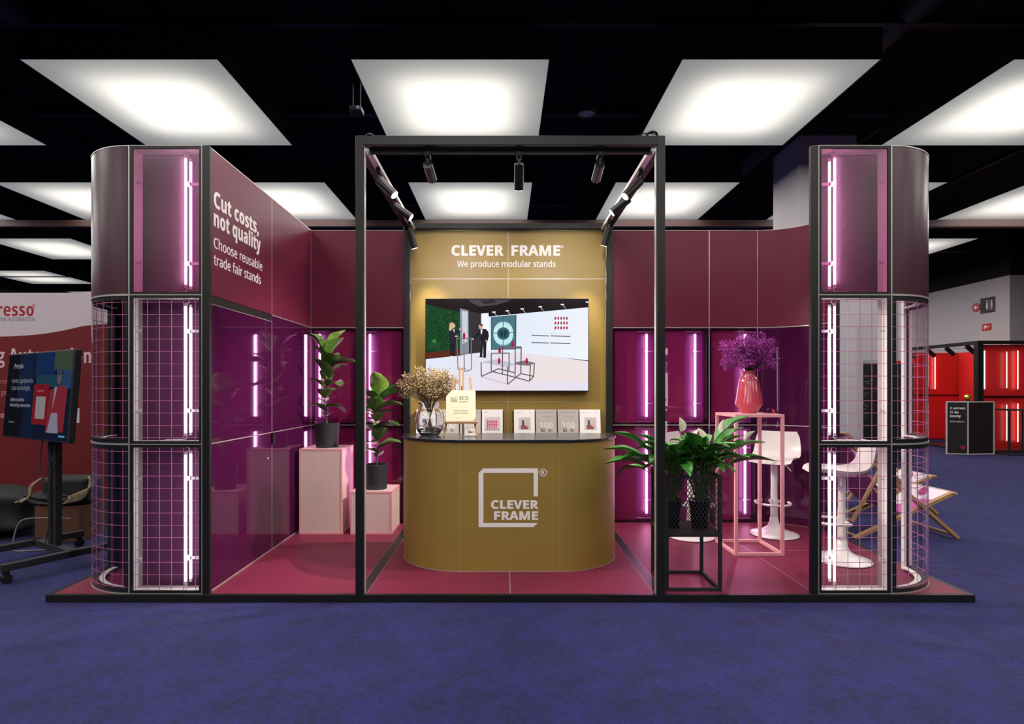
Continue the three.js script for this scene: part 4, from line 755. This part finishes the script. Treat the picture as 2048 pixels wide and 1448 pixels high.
// ---------------------------------------------------------------- bar stools
function stool() {
  const t = thing('bar_stool', '', 'bar stool', [0, 0, 0], 'white bar stools'), SH = 0.715;
  local(t, 'base', lathe([[0, 0], [0.205, 0], [0.215, 0.006], [0.21, 0.014], [0.16, 0.03], [0.1, 0.05], [0.06, 0.08], [0.042, 0.12], [0.034, 0.17], [0, 0.17]], 56), M.seat);
  local(t, 'column', [rod(V3(0, 0.16, 0), V3(0, 0.42, 0), 0.033, 0.03, 28), rod(V3(0, 0.42, 0), V3(0, SH - 0.02, 0), 0.028, 0.028, 28)], M.seat);
  local(t, 'footrest', [new THREE.TorusGeometry(0.15, 0.011, 10, 44, Math.PI * 1.45).rotateZ(-Math.PI * 0.225 + Math.PI / 2 - Math.PI / 2).rotateX(Math.PI / 2).translate(0, 0.31, 0.06), bar(V3(-0.05, 0.31, -0.04), V3(-0.02, 0.31, 0), 0.018), bar(V3(0.05, 0.31, -0.04), V3(0.02, 0.31, 0), 0.018), rod(V3(0, 0.285, 0), V3(0, 0.335, 0), 0.037, 0.037, 24)], M.seat);
  local(t, 'lever', wire([V3(0.03, SH - 0.04, 0), V3(0.1, SH - 0.05, 0.03), V3(0.15, SH - 0.1, 0.05)], 0.007, 12), M.clip);
  // shell: cross-sections from the front lip over the seat and up the backrest
  const path = [[0.22, -0.03], [0.205, -0.004], [0.15, 0.004], [0.05, -0.006], [-0.06, -0.006], [-0.13, 0.016], [-0.17, 0.06], [-0.19, 0.12], [-0.203, 0.19], [-0.212, 0.245]], hw = [0.17, 0.19, 0.205, 0.21, 0.21, 0.208, 0.205, 0.2, 0.19, 0.165];
  const c = new THREE.CatmullRomCurve3(path.map(([z, y]) => V3(0, SH + y, z))), wc = new THREE.CatmullRomCurve3(hw.map((w, i) => V3(w, i, 0)));
  const pos = [], idx = [], NU = 16, NV = 30, TH = 0.016;
  for (const side of [0, 1]) for (let j = 0; j <= NV; j++) {
    const s = j / NV, q = c.getPoint(s), tg = c.getTangent(s), n = V3(0, -tg.z, tg.y).multiplyScalar(1), w = wc.getPoint(s).x;
    for (let i = 0; i <= NU; i++) { const u = (i / NU) * 2 - 1, e = Math.pow(Math.abs(u), 2.6), lift = 0.035 * e * (1 - 0.3 * s), inset = (side ? TH : 0) * (1 - Math.pow(Math.abs(u), 8)) * (1 - Math.pow(Math.abs(2 * s - 1), 14)); const k = lift - inset; pos.push(u * w, q.y + n.y * k, q.z + n.z * k); }
  }
  const W = NU + 1, off = W * (NV + 1);
  for (let j = 0; j < NV; j++) for (let i = 0; i < NU; i++) { const a = j * W + i; idx.push(a, a + 1, a + W, a + 1, a + W + 1, a + W); const b = a + off; idx.push(b, b + W, b + 1, b + 1, b + W, b + W + 1); }
  const g = new THREE.BufferGeometry(); g.setAttribute('position', new THREE.Float32BufferAttribute(pos, 3)); g.setIndex(idx); g.computeVertexNormals();
  local(t, 'seat_shell', g, M.seat);
  const cu = new THREE.SphereGeometry(1, 32, 12).scale(0.165, 0.016, 0.15).translate(0, SH + 0.008, 0.04);
  local(t, 'cushion', cu, M.cushion);
  local(t, 'seat_plate', new RoundedBoxGeometry(0.16, 0.02, 0.16, 2, 0.006).translate(0, SH - 0.025, 0), M.clip);
  return t;
}
{
  const s = stool(); s.userData.label = 'white bar stool on the right of the pink table'; s.position.set(2.5, FL, -5.27); s.rotation.y = -0.62;
  const b = dup(s, 'white bar stool behind the peace lilies in the planter'); b.position.set(1.69, FL, -5.2); b.rotation.y = 0.85;
  const c = dup(s, 'white bar stool standing behind the right light column'); c.position.set(2.66, FL, -4.48); c.rotation.y = -1.85;
}

// ================================================================ LEFT OF THE BOOTH
{
  const ZP = 6.0, x1 = -4.1, x0 = -6.4, t = thing('banner_wall', 'red and white printed banner wall left of the booth', 'banner', [(x0 + x1) / 2, 0, ZP]);
  const s = F / ZP, W = (x1 - x0), Hh = 2.45;
  const tex = canvasTex(1024, Math.round(1024 * Hh / W), (c, w, h) => {
    const k = w / W, X = (px) => ((px - 1008) / s + CAMX - x0) * k, Y = (py) => (Hh - (CAMY - (py - 778) / s)) * k;
    c.fillStyle = '#cdbfc4'; c.fillRect(0, 0, w, h); c.fillStyle = '#6d0c15'; c.beginPath(); c.moveTo(0, Y(668)); c.bezierCurveTo(X(60), Y(684), X(110), Y(665), X(170), Y(652)); c.lineTo(w, Y(645)); c.lineTo(w, h); c.lineTo(0, h); c.fill();
    const T = (str, px, py, cap, col, width, st = 'bold') => { c.fillStyle = col; const fs = cap / s * k / 0.715; c.font = `${st} ${fs}px sans-serif`; c.save(); c.translate(X(px), Y(py)); const m = c.measureText(str).width; c.scale((width / s * k) / m, 1); c.fillText(str, 0, 0); c.restore(); };
    T('Presso', -25, 632, 26, '#a01826', 94); T('®', 64, 616, 8, '#a01826', 7, 'normal'); T('MARKETING AUTOMATION', -33, 643, 8, '#5c5358', 103, 'normal');
    T('g Automation', -6, 727, 29, '#d8bcc0', 190); T('rm', 0, 769, 9, '#b98a90', 17, 'normal'); T('pr', 2, 792, 11, '#b98a90', 12, 'normal'); T('o', 0, 838, 12, '#c9a0a6', 9);
    c.fillStyle = '#cdbfc4'; c.fillRect(X(138), Y(818), X(159) - X(138), Y(848) - Y(818)); c.fillStyle = '#2a2024'; c.beginPath(); c.moveTo(X(142), Y(829)); c.lineTo(X(148), Y(833)); c.lineTo(X(142), Y(837)); c.fill();
  });
  const blank = S({ color: lin(0.3, 0.28, 0.29), roughness: 0.8 });
  part(t, 'printed_sheet', bx(x0, x1, 0.02, Hh, ZP, ZP + 0.03), [blank, blank, blank, blank, S({ map: tex, roughness: 0.75 }), blank]);
  part(t, 'foot', [bx(x0 + 0.1, x0 + 0.16, 0, 0.02, ZP - 0.12, ZP + 0.2), bx(x1 - 0.16, x1 - 0.1, 0, 0.02, ZP - 0.12, ZP + 0.2)], M.blackMatte);
}
{
  const cx = -3.81, cZ = 4.515, ry = -0.544, t = thing('screen_trolley', 'black wheeled trolley carrying the angled promotional screen', 'trolley', [cx + 0.06, 0, cZ + 0.11]); t.rotation.y = ry;
  // local axes: +z = the way the screen faces
  local(t, 'mast', [new THREE.BoxGeometry(0.055, 1.36, 0.045).translate(-0.045, 0.78, 0), new THREE.BoxGeometry(0.055, 1.36, 0.045).translate(0.045, 0.78, 0)], M.blackMatte);
  local(t, 'mount', [new THREE.BoxGeometry(0.4, 0.3, 0.03).translate(0, 1.36, 0.045), new THREE.BoxGeometry(0.12, 0.05, 0.05).translate(0, 0.85, 0)], M.blackMatte);
  local(t, 'base', [new THREE.BoxGeometry(0.06, 0.05, 0.78).translate(-0.33, 0.115, 0.06), new THREE.BoxGeometry(0.06, 0.05, 0.78).translate(0.33, 0.115, 0.06), new THREE.BoxGeometry(0.72, 0.05, 0.07).translate(0, 0.115, 0)], M.blackMatte);
  for (const sx of [-0.33, 0.33]) for (const sz of [-0.3, 0.42]) { const c = local(t, 'caster', [new THREE.CylinderGeometry(0.034, 0.034, 0.022, 18).rotateZ(Math.PI / 2).translate(-0.016, 0.034, 0), new THREE.CylinderGeometry(0.034, 0.034, 0.022, 18).rotateZ(Math.PI / 2).translate(0.016, 0.034, 0), new THREE.BoxGeometry(0.03, 0.03, 0.04).translate(0, 0.074, 0)], M.black); c.position.set(sx, 0, sz); }
  local(t, 'cable', [wire([V3(-0.12, 1.05, 0.03), V3(-0.15, 0.8, 0.05), V3(-0.06, 0.6, 0.05), V3(0.02, 0.4, 0.04), V3(-0.04, 0.15, 0.05)], 0.004), wire([V3(0.2, 1.05, 0.03), V3(0.2, 0.88, 0.05), V3(0.08, 0.72, 0.05), V3(0.0, 0.5, 0.04)], 0.004)], M.blackMatte);
  const tex = canvasTex(1024, 576, (c) => {
    c.fillStyle = '#0d1420'; c.fillRect(0, 0, 1024, 576); c.fillStyle = '#122444'; c.fillRect(300, 0, 724, 576);
    for (const [x, y, w, h, col] of [[200, 0, 230, 330, '#16305c'], [470, 0, 300, 150, '#1d3f78'], [500, 150, 400, 80, '#2c5a72'], [760, 0, 264, 120, '#5b6a58'], [380, 330, 120, 246, '#0f2a52'], [900, 120, 124, 120, '#39609a']]) { c.fillStyle = col; c.fillRect(x, y, w, h); }
    c.fillStyle = '#b02032'; c.fillRect(470, 212, 240, 270); c.fillStyle = '#c9c2c8'; c.fillRect(520, 294, 150, 150);
    c.fillStyle = '#b8384a'; c.beginPath(); c.moveTo(720, 250); c.lineTo(880, 220); c.lineTo(980, 240); c.lineTo(960, 520); c.lineTo(700, 530); c.fill(); c.fillStyle = '#c2bcd8'; c.beginPath(); c.moveTo(790, 230); c.lineTo(830, 230); c.lineTo(780, 380); c.fill(); c.beginPath(); c.moveTo(770, 400); c.lineTo(860, 400); c.lineTo(890, 530); c.lineTo(720, 530); c.fill(); c.fillStyle = '#8f7a86'; c.beginPath(); c.ellipse(850, 165, 34, 48, 0.1, 0, 7); c.fill(); c.fillStyle = '#54607a'; c.beginPath(); c.ellipse(846, 128, 40, 30, 0, 0, 7); c.fill();
    c.fillStyle = '#c9ccd6'; c.font = 'bold 50px sans-serif'; c.fillStyle = '#c23040'; c.fillText('i', 90, 98); c.fillStyle = '#d2d4dc'; c.fillText('Presso', 106, 98); c.font = '42px sans-serif'; c.fillText('Koniec zgadywania.', 84, 200); c.fillText('Czas na strategię.', 84, 250); c.font = 'bold 32px sans-serif'; c.fillText('Wybierz polskie', 84, 330); c.fillText('Marketing Automation', 84, 368); c.font = '17px sans-serif'; c.fillText('#NIMPRESSO', 84, 484); c.fillStyle = '#e9c2c6'; c.fillText('ROZMAWIAMY', 520, 262);
    c.fillStyle = '#7fd0ff'; c.fillRect(900, 540, 90, 14);
  });
  const m = thing('trolley_screen', 'tilted landscape screen with dark blue advert on the black trolley', 'monitor', [cx, 1.367, cZ]); m.rotation.order = 'YXZ'; m.rotation.y = ry; m.rotation.x = -0.07;
  local(m, 'casing', new RoundedBoxGeometry(1.24, 0.71, 0.05, 2, 0.008).translate(0, 0, -0.022), M.blackMatte);
  local(m, 'screen', new THREE.BoxGeometry(1.215, 0.685, 0.003).translate(0, 0, 0.0035), [0, 1, 2, 3].map(() => M.blackMatte).concat([PM({ color: 0x050505, roughness: 0.1, emissive: 0xffffff, emissiveMap: tex, emissiveIntensity: 0.32 }), M.blackMatte]));
  const l = new THREE.RectAreaLight(lin(0.3, 0.4, 0.8), 0.08, 1.2, 0.67); l.name = 'light_of_screen'; l.position.z = 0.01; l.rotation.y = Math.PI; m.add(l);
}
// bags and boxes in front of the banner
function lump(w, h, d, sd, k = 0.18) {
  seed = sd; const g = new THREE.SphereGeometry(1, 40, 24), p = g.attributes.position, f = [rr(1, 3), rr(2, 4), rr(0, 6), rr(3, 6)];
  for (let i = 0; i < p.count; i++) { let x = p.getX(i), y = p.getY(i), z = p.getZ(i); const sq = (v) => Math.sign(v) * Math.pow(Math.abs(v), 0.7), n = 1 + k * (Math.sin(x * f[0] * 2 + f[2]) * Math.cos(z * f[1] * 2) * 0.6 + 0.4 * Math.sin(y * f[3] * 2 + x * 5)); x = sq(x) * n; y = sq(y) * n; z = sq(z) * n; p.setXYZ(i, x * w / 2, Math.max(0, (y * 0.5 + 0.46) * h), z * d / 2); }
  g.computeVertexNormals(); return g;
}
const bagMat = S({ color: lin(0.012, 0.014, 0.015), roughness: 0.7 });
{
  const t = thing('duffel_bag', 'slouched black duffel bag on the carpet before the red banner', 'bag', [-5.22, 0, 5.42]); local(t, 'body', lump(1.15, 0.5, 0.55, 3), bagMat); local(t, 'strap', wire([V3(-0.3, 0.42, 0.1), V3(-0.1, 0.49, 0.16), V3(0.25, 0.4, 0.2), V3(0.45, 0.22, 0.22)], 0.012), bagMat);
  solo('cardboard_box', bx(-4.4, -3.98, 0, 0.33, 5.2, 5.55, 0.006), S({ color: lin(0.11, 0.045, 0.022), roughness: 0.85 }), 'brown cardboard box on the carpet behind the trolley', 'box');
  const b = thing('rope_handle_bag', 'black tote bag with hanging rope handles on the cardboard box', 'bag', [-4.17, 0.332, 5.36]); local(b, 'body', [new RoundedBoxGeometry(0.44, 0.26, 0.24, 3, 0.05).translate(0, 0.13, 0), lump(0.6, 0.12, 0.34, 9).translate(-0.1, 0.0, 0)], bagMat);
  const rope = S({ color: lin(0.36, 0.28, 0.17), roughness: 0.9 });
  for (let i = 0; i < 5; i++) local(b, 'rope', wire([V3(0.19 + 0.012 * i, 0.26, 0.05 + 0.02 * i), V3(0.25 + 0.012 * i, 0.2, 0.12), V3(0.22 - 0.03 * i, 0.08, 0.16 + 0.008 * i), V3(0.06 + 0.02 * i, 0.03 + 0.012 * i, 0.19)], 0.008, 24, 6), rope);
  for (let i = 0; i < 2; i++) local(b, 'rope', wire([V3(-0.2, 0.26, 0.1), V3(-0.27 - 0.02 * i, 0.18, 0.14), V3(-0.29, 0.09, 0.15), V3(-0.4 + 0.05 * i, 0.035, 0.17)], 0.008, 20, 6), rope);
  solo('power_cable', [wire([V(-4.35, 0.2, 4.95), V(-4.3, 0.26, 4.95), V(-4.1, 0.27, 5.0), V(-3.95, 0.25, 5.05)], 0.006), wire([V(-4.35, 0.2, 4.95), V(-4.36, 0.1, 4.93), V(-4.36, 0.006, 4.92), V(-4.2, 0.006, 4.9), V(-3.9, 0.006, 4.95)], 0.006)], S({ color: lin(0.2, 0.2, 0.19), roughness: 0.6 }), 'grey power cable looping beside the trolley base', 'cable');
}

// ================================================================ RIGHT OF THE BOOTH
function deckChair() {
  const t = thing('deck_chair', '', 'deck chair', [0, 0, 0], 'wooden deck chairs'), w = 0.56, e = 0.03;
  const slingTex = canvasTex(256, 512, (c) => { c.fillStyle = '#c0549a'; c.fillRect(0, 0, 256, 512); c.fillStyle = '#e9dde6'; c.beginPath(); c.moveTo(0, 0); c.lineTo(256, 0); c.lineTo(256, 60); c.quadraticCurveTo(120, 60, 90, 150); c.lineTo(0, 190); c.fill(); c.fillStyle = '#a63d74'; c.beginPath(); c.ellipse(120, 30, 36, 20, 0.4, 0, 7); c.fill(); });
  const P = (x, y, s) => V3(x, y, s * w / 2);
  for (const s of [-1, 1]) {
    local(t, 'long_rail', bar(P(0.05, 0.92, s), P(1.12, 0.012, s), e, 0.045), M.wood);
    local(t, 'seat_rail', bar(P(0.12, 0.013, s * 0.9), P(1.1, 0.43, s * 0.9), e, 0.045), M.wood);
    local(t, 'prop', bar(P(0.33, 0.66, s * 1.1), P(0.06, 0.18, s * 1.1), 0.022, 0.03), M.wood);
  }
  for (const [x, y] of [[0.05, 0.92], [1.1, 0.43], [1.08, 0.04], [0.15, 0.03], [0.07, 0.19]]) local(t, 'cross_bar', rod(P(x, y, -1.05), P(x, y, 1.05), 0.014), M.wood);
  const c = new THREE.CatmullRomCurve3([V3(0.05, 0.935, 0), V3(0.3, 0.52, 0), V3(0.55, 0.26, 0), V3(0.8, 0.27, 0), V3(1.1, 0.445, 0)]), pos = [], uv = [], idx = [];
  for (let j = 0; j <= 30; j++) { const q = c.getPoint(j / 30); for (const s of [-1, 1]) { pos.push(q.x, q.y, s * 0.22); uv.push((s + 1) / 2, j / 30 > 1 ? 1 : j / 30); } if (j < 30) { const k = j * 2; idx.push(k, k + 1, k + 2, k + 1, k + 3, k + 2); } }
  const g = new THREE.BufferGeometry(); g.setAttribute('position', new THREE.Float32BufferAttribute(pos, 3)); g.setAttribute('uv', new THREE.Float32BufferAttribute(uv, 2)); g.setIndex(idx); g.computeVertexNormals();
  local(t, 'sling', g, S({ map: slingTex, roughness: 0.9 }));
  return t;
}
{
  const d = deckChair(); d.userData.label = 'wooden deck chair with pink sling, the nearer one beside the right column'; d.position.set(2.98, 0, -5.42 - 0.55); d.rotation.y = 0.06;
  d.position.set(3.12, 0, -5.52);
  const e = dup(d, 'wooden deck chair with pink sling, the farther one behind the other'); e.position.set(3.72, 0, -6.55);
}
{ // red booth far right
  const X0 = 10.6, X1 = 12.3, Zf = 12.5, Zb = 14.3, hT = 2.5, t = thing('red_booth', 'red illuminated booth far behind on the right', 'exhibition stand', [11, 0, 13]);
  part(t, 'floor_plate', bx(X0 - 0.06, X1, 0.001, 0.04, Zf - 0.02, Zb), M.black);
  part(t, 'post', bx(X0 - 0.06, X0 + 0.06, 0.04, hT, Zf, Zf + 0.12), M.black);
  part(t, 'front_panel', bx(X0 + 0.07, X1, 0.08, 1.24, Zf + 0.16, Zf + 0.18), M.redWall); part(t, 'front_panel', bx(X0 + 0.07, X1, 1.27, 2.42, Zf + 0.16, Zf + 0.18), M.redWall);
  part(t, 'top_beam', [bx(X0 + 0.06, X1, 2.43, hT, Zf, Zf + 0.12), bx(X0 - 0.04, X0 + 0.04, 2.42, hT, Zf + 0.12, Zb + 1.2)], M.black);
  part(t, 'mid_rail', [bx(X0 + 0.06, X1, 1.24, 1.27, Zf + 0.1, Zf + 0.18)], M.black);
  for (const [x, y] of [[10.77, 1.85], [11.27, 1.85], [11.52, 1.85], [11.27, 0.66], [11.52, 0.66], [10.77, 0.66]]) { const q = tube(t, x, y, Zf + 0.1, M.tubeRed, 24, lin(1, 0.5, 0.42)); if (x > 11.2 && x < 11.3) q.scale.set(0.6, 0.95, 0.6); }
  const bz = Zb + 0.9;
  part(t, 'back_panel', bx(X0 - 0.2, X0 + 2, 0.04, 1.24, bz + 0.1, bz + 0.12), M.redWall);
  for (const [a, b] of [[10.2, 11.42], [11.43, 12.3]]) for (const [c, d] of [[0.08, 1.24], [1.27, 2.4]]) part(t, 'inner_panel', bx(a, b, c, d, bz, bz + 0.02), M.redWall);
  part(t, 'seam', [bx(11.415, 11.435, 0.04, 2.42, bz - 0.02, bz), bx(10.2, 12.3, 1.24, 1.27, bz - 0.02, bz)], M.black);
  part(t, 'side_panel', bx(12.27, 12.29, 0.08, 2.4, Zf + 0.2, bz - 0.03), M.redWall);
  part(t, 'end_post', bx(10.16, 10.22, 0.04, 2.45, bz - 0.02, bz + 0.04), M.black);
  for (const [x, y] of [[10.9, 1.85], [11.62, 1.85]]) tube(t, x, y, bz - 0.05, M.tubeRed, 24, lin(1, 0.5, 0.42));
  for (const Z of [12.9, 13.5, 14.1, 14.8]) part(t, 'spot', rod(V(X0 + 0.02, 2.4, Z), V(X0 + 0.2, 2.25, Z), 0.05, 0.05, 12), M.blackMatte);
}
{
  const t = thing('black_info_counter', 'black angled info counter with white edges before the red booth', 'counter', [9.98, 0, 12.2]);
  const ex = S({ color: lin(0.6, 0.57, 0.55), roughness: 0.5 }), bk = S({ color: lin(0.02, 0.012, 0.012), roughness: 0.5 });
  t.rotation.y = 0.0; const hw = 0.5, hh = 1.14, e = 0.022;
  const A = V3(-0.38, 0, 0.0), B = V3(0, 0, 0.1), C = V3(0.62, 0, 0.03);
  const wall = (p, q, d) => { const sh = new THREE.Shape(); sh.moveTo(p.x, -p.z); sh.lineTo(q.x, -q.z); sh.lineTo(q.x + d * 0.3, -q.z + d); sh.lineTo(p.x + d, -p.z + d); return new THREE.ExtrudeGeometry(sh, { depth: hh - 0.02, bevelEnabled: false }).rotateX(-Math.PI / 2).translate(0, 0.01, 0); };
  local(t, 'side_panel', wall(A, B, 0.24), bk); local(t, 'front_panel', wall(B, C, 0.24), bk);
  const fr = []; for (const p of [A, B, C]) fr.push(bar(V3(p.x, 0, p.z), V3(p.x, hh, p.z), e)); for (const [p, q] of [[A, B], [B, C]]) for (const y of [e / 2, hh]) fr.push(bar(V3(p.x, y, p.z), V3(q.x, y, q.z), e));
  local(t, 'white_edge', fr, ex);
  const yaw = -Math.atan2(0.1, 0.38) ; for (const [str, w, cap, y] of [['Z sercem', 0.28, 0.05, 0.98], ['Ci do', 0.16, 0.05, 0.89], ['tworzy', 0.2, 0.05, 0.81], ['Zrób zdjęcie', 0.26, 0.028, 0.7]]) { const m = local(t, 'lettering', lettering(str, w, cap, y > 0.75, 0.01), M.print); m.rotation.y = yaw; m.position.set(A.x + 0.05, y, A.z + 0.03); }
  const hs = new THREE.Shape(); hs.moveTo(0, -0.05); hs.bezierCurveTo(-0.08, 0.0, -0.05, 0.06, 0, 0.025); hs.bezierCurveTo(0.05, 0.06, 0.08, 0, 0, -0.05);
  const hm = local(t, 'heart', new THREE.ExtrudeGeometry(hs, { depth: 0.002, bevelEnabled: false }), S({ color: lin(0.35, 0.01, 0.03), roughness: 0.6 })); hm.rotation.y = yaw; hm.position.set(-0.1, 0.16, 0.09);
  const o = thing('golden_trophy', 'small golden trophy on the black info counter', 'trophy', [10.05, hh - 0.006, 12.2]);
  local(o, 'base', new THREE.CylinderGeometry(0.07, 0.075, 0.04, 20).translate(0, 0.02, 0), M.blackMatte); local(o, 'globe', [new THREE.SphereGeometry(0.065, 20, 14).translate(0, 0.105, 0), rod(V3(0.04, 0.12, 0), V3(0.08, 0.15, 0), 0.03, 0.02)], S({ color: lin(0.7, 0.45, 0.12), roughness: 0.25, metalness: 0.9 }));
  const f = thing('black_frame_table', 'black open metal frame table in front of the red booth', 'table', [11.06, 0, 12.15]);
  const e2 = 0.03; for (const x of [-0.32, 0.32]) for (const z of [-0.2, 0.2]) local(f, 'leg', new THREE.BoxGeometry(e2, 0.98, e2).translate(x, 0.49, z), M.blackMatte); for (const y of [0.015, 0.97]) { for (const z of [-0.2, 0.2]) local(f, 'rail', new THREE.BoxGeometry(0.61, e2, e2).translate(0, y, z), M.blackMatte); for (const x of [-0.32, 0.32]) local(f, 'rail', new THREE.BoxGeometry(e2, e2, 0.37).translate(x, y, 0), M.blackMatte); } local(f, 'top', new THREE.BoxGeometry(0.61, 0.012, 0.37).translate(0, 0.975, 0), M.blackMatte);
}
{ // signs on the white wall (faces -x)
  const face = (tex, w, h, y, Z, name, label) => {
    const t = thing(name, label, 'sign', [12.592, y, Z]); const pl = local(t, 'plate', new THREE.BoxGeometry(0.012, h, w), S({ color: lin(0.02, 0.02, 0.02), roughness: 0.6 }));
    const f = local(t, 'print', new THREE.PlaneGeometry(w, h), S({ map: tex, roughness: 0.6 })); f.rotation.y = -Math.PI / 2; f.position.x = -0.0065; t.position.x = 12.594;
    return t;
  };
  face(canvasTex(256, 200, (c) => { c.fillStyle = '#3a3234'; c.fillRect(0, 0, 256, 200); c.fillStyle = '#d8cfd0'; for (const x of [120, 200]) { c.beginPath(); c.arc(x, 50, 14, 0, 7); c.fill(); c.fillRect(x - 16, 70, 32, 50); c.fillRect(x - 12, 120, 9, 44); c.fillRect(x + 3, 120, 9, 44); } c.beginPath(); c.moveTo(120, 66); c.lineTo(94, 130); c.lineTo(146, 130); c.fill(); c.fillRect(158, 36, 5, 128); }), 0.44, 0.4, 3.61, 14.63, 'restroom_sign', 'dark restroom sign with two figures on the white wall');
  { const t = thing('arrow_sign', 'small round red arrow sign beside the restroom sign', 'sign', [12.588, 3.6, 14.98]); local(t, 'disc', new THREE.CylinderGeometry(0.12, 0.12, 0.02, 32).rotateZ(Math.PI / 2), S({ color: lin(0.5, 0.05, 0.08), roughness: 0.5 })); const sh = new THREE.Shape(); [[-0.07, 0], [0, 0.06], [0, 0.02], [0.06, 0.02], [0.06, -0.02], [0, -0.02], [0, -0.06]].forEach(([u, v], i) => (i ? sh.lineTo(u, v) : sh.moveTo(u, v))); const a = local(t, 'arrow', new THREE.ExtrudeGeometry(sh, { depth: 0.004, bevelEnabled: false }), M.print); a.rotation.y = -Math.PI / 2; a.position.x = -0.011; }
  face(canvasTex(128, 100, (c) => { c.fillStyle = '#c01c26'; c.fillRect(0, 0, 128, 100); c.fillStyle = '#e9d9d9'; c.fillRect(24, 24, 46, 40); c.fillRect(24, 30, 12, 52); c.fillRect(78, 40, 30, 8); c.beginPath(); c.moveTo(92, 30); c.lineTo(112, 44); c.lineTo(92, 58); c.fill(); }), 0.27, 0.18, 3.04, 14.66, 'fire_sign', 'small red fire equipment sign on the white wall');
}
{ // partition and dark poster stand seen through the right column
  const t = thing('partition_wall', 'white partition seen behind the deck chairs through the right column', 'partition', [6.9, 0, 10.4]);
  part(t, 'panel', bx(6.15, 6.5, 0, 2.6, 10.2, 10.3), M.white); part(t, 'header', bx(6.5, 7.6, 1.95, 3.2, 10.5, 10.6), M.white);
  const p = thing('poster_stand', 'dark poster stand with coloured light edge seen through the right column', 'poster stand', [6.9, 0, 10]);
  part(p, 'panel', bx(6.52, 7.55, 0.1, 1.9, 10.38, 10.44), S({ color: lin(0.012, 0.011, 0.014), roughness: 0.4 })); part(p, 'foot', bx(6.6, 7.5, 0, 0.1, 10.3, 10.5), M.blackMatte);
  const tex = canvasTex(256, 400, (c) => { c.fillStyle = '#0b0a0d'; c.fillRect(0, 0, 256, 400); for (let i = 0; i < 240; i++) { c.fillStyle = ['#3a3338', '#5a4a4a', '#241f26', '#7b4f6a'][i & 3]; c.fillRect(rnd() * 256, 60 + rnd() * 200, 14, 6); } c.fillStyle = '#0a090b'; c.beginPath(); c.ellipse(120, 260, 60, 140, 0, 0, 7); c.fill(); });
  part(p, 'print', pane(6.55, 7.2, 0.3, 1.85, 10.375), S({ map: tex, roughness: 0.5 }));
  const edge = (y0, y1, r, g, b) => part(p, 'light_edge', bx(6.5, 6.525, y0, y1, 10.37, 10.4), S({ color: 0x000000, emissive: lin(r, g, b), emissiveIntensity: 0.6 }));
  edge(1.5, 1.9, 0.05, 0.8, 0.2); edge(1.1, 1.5, 0.05, 0.45, 0.8); edge(0.5, 1.1, 0.2, 0.1, 0.9);
}
renderer.render(scene, camera);
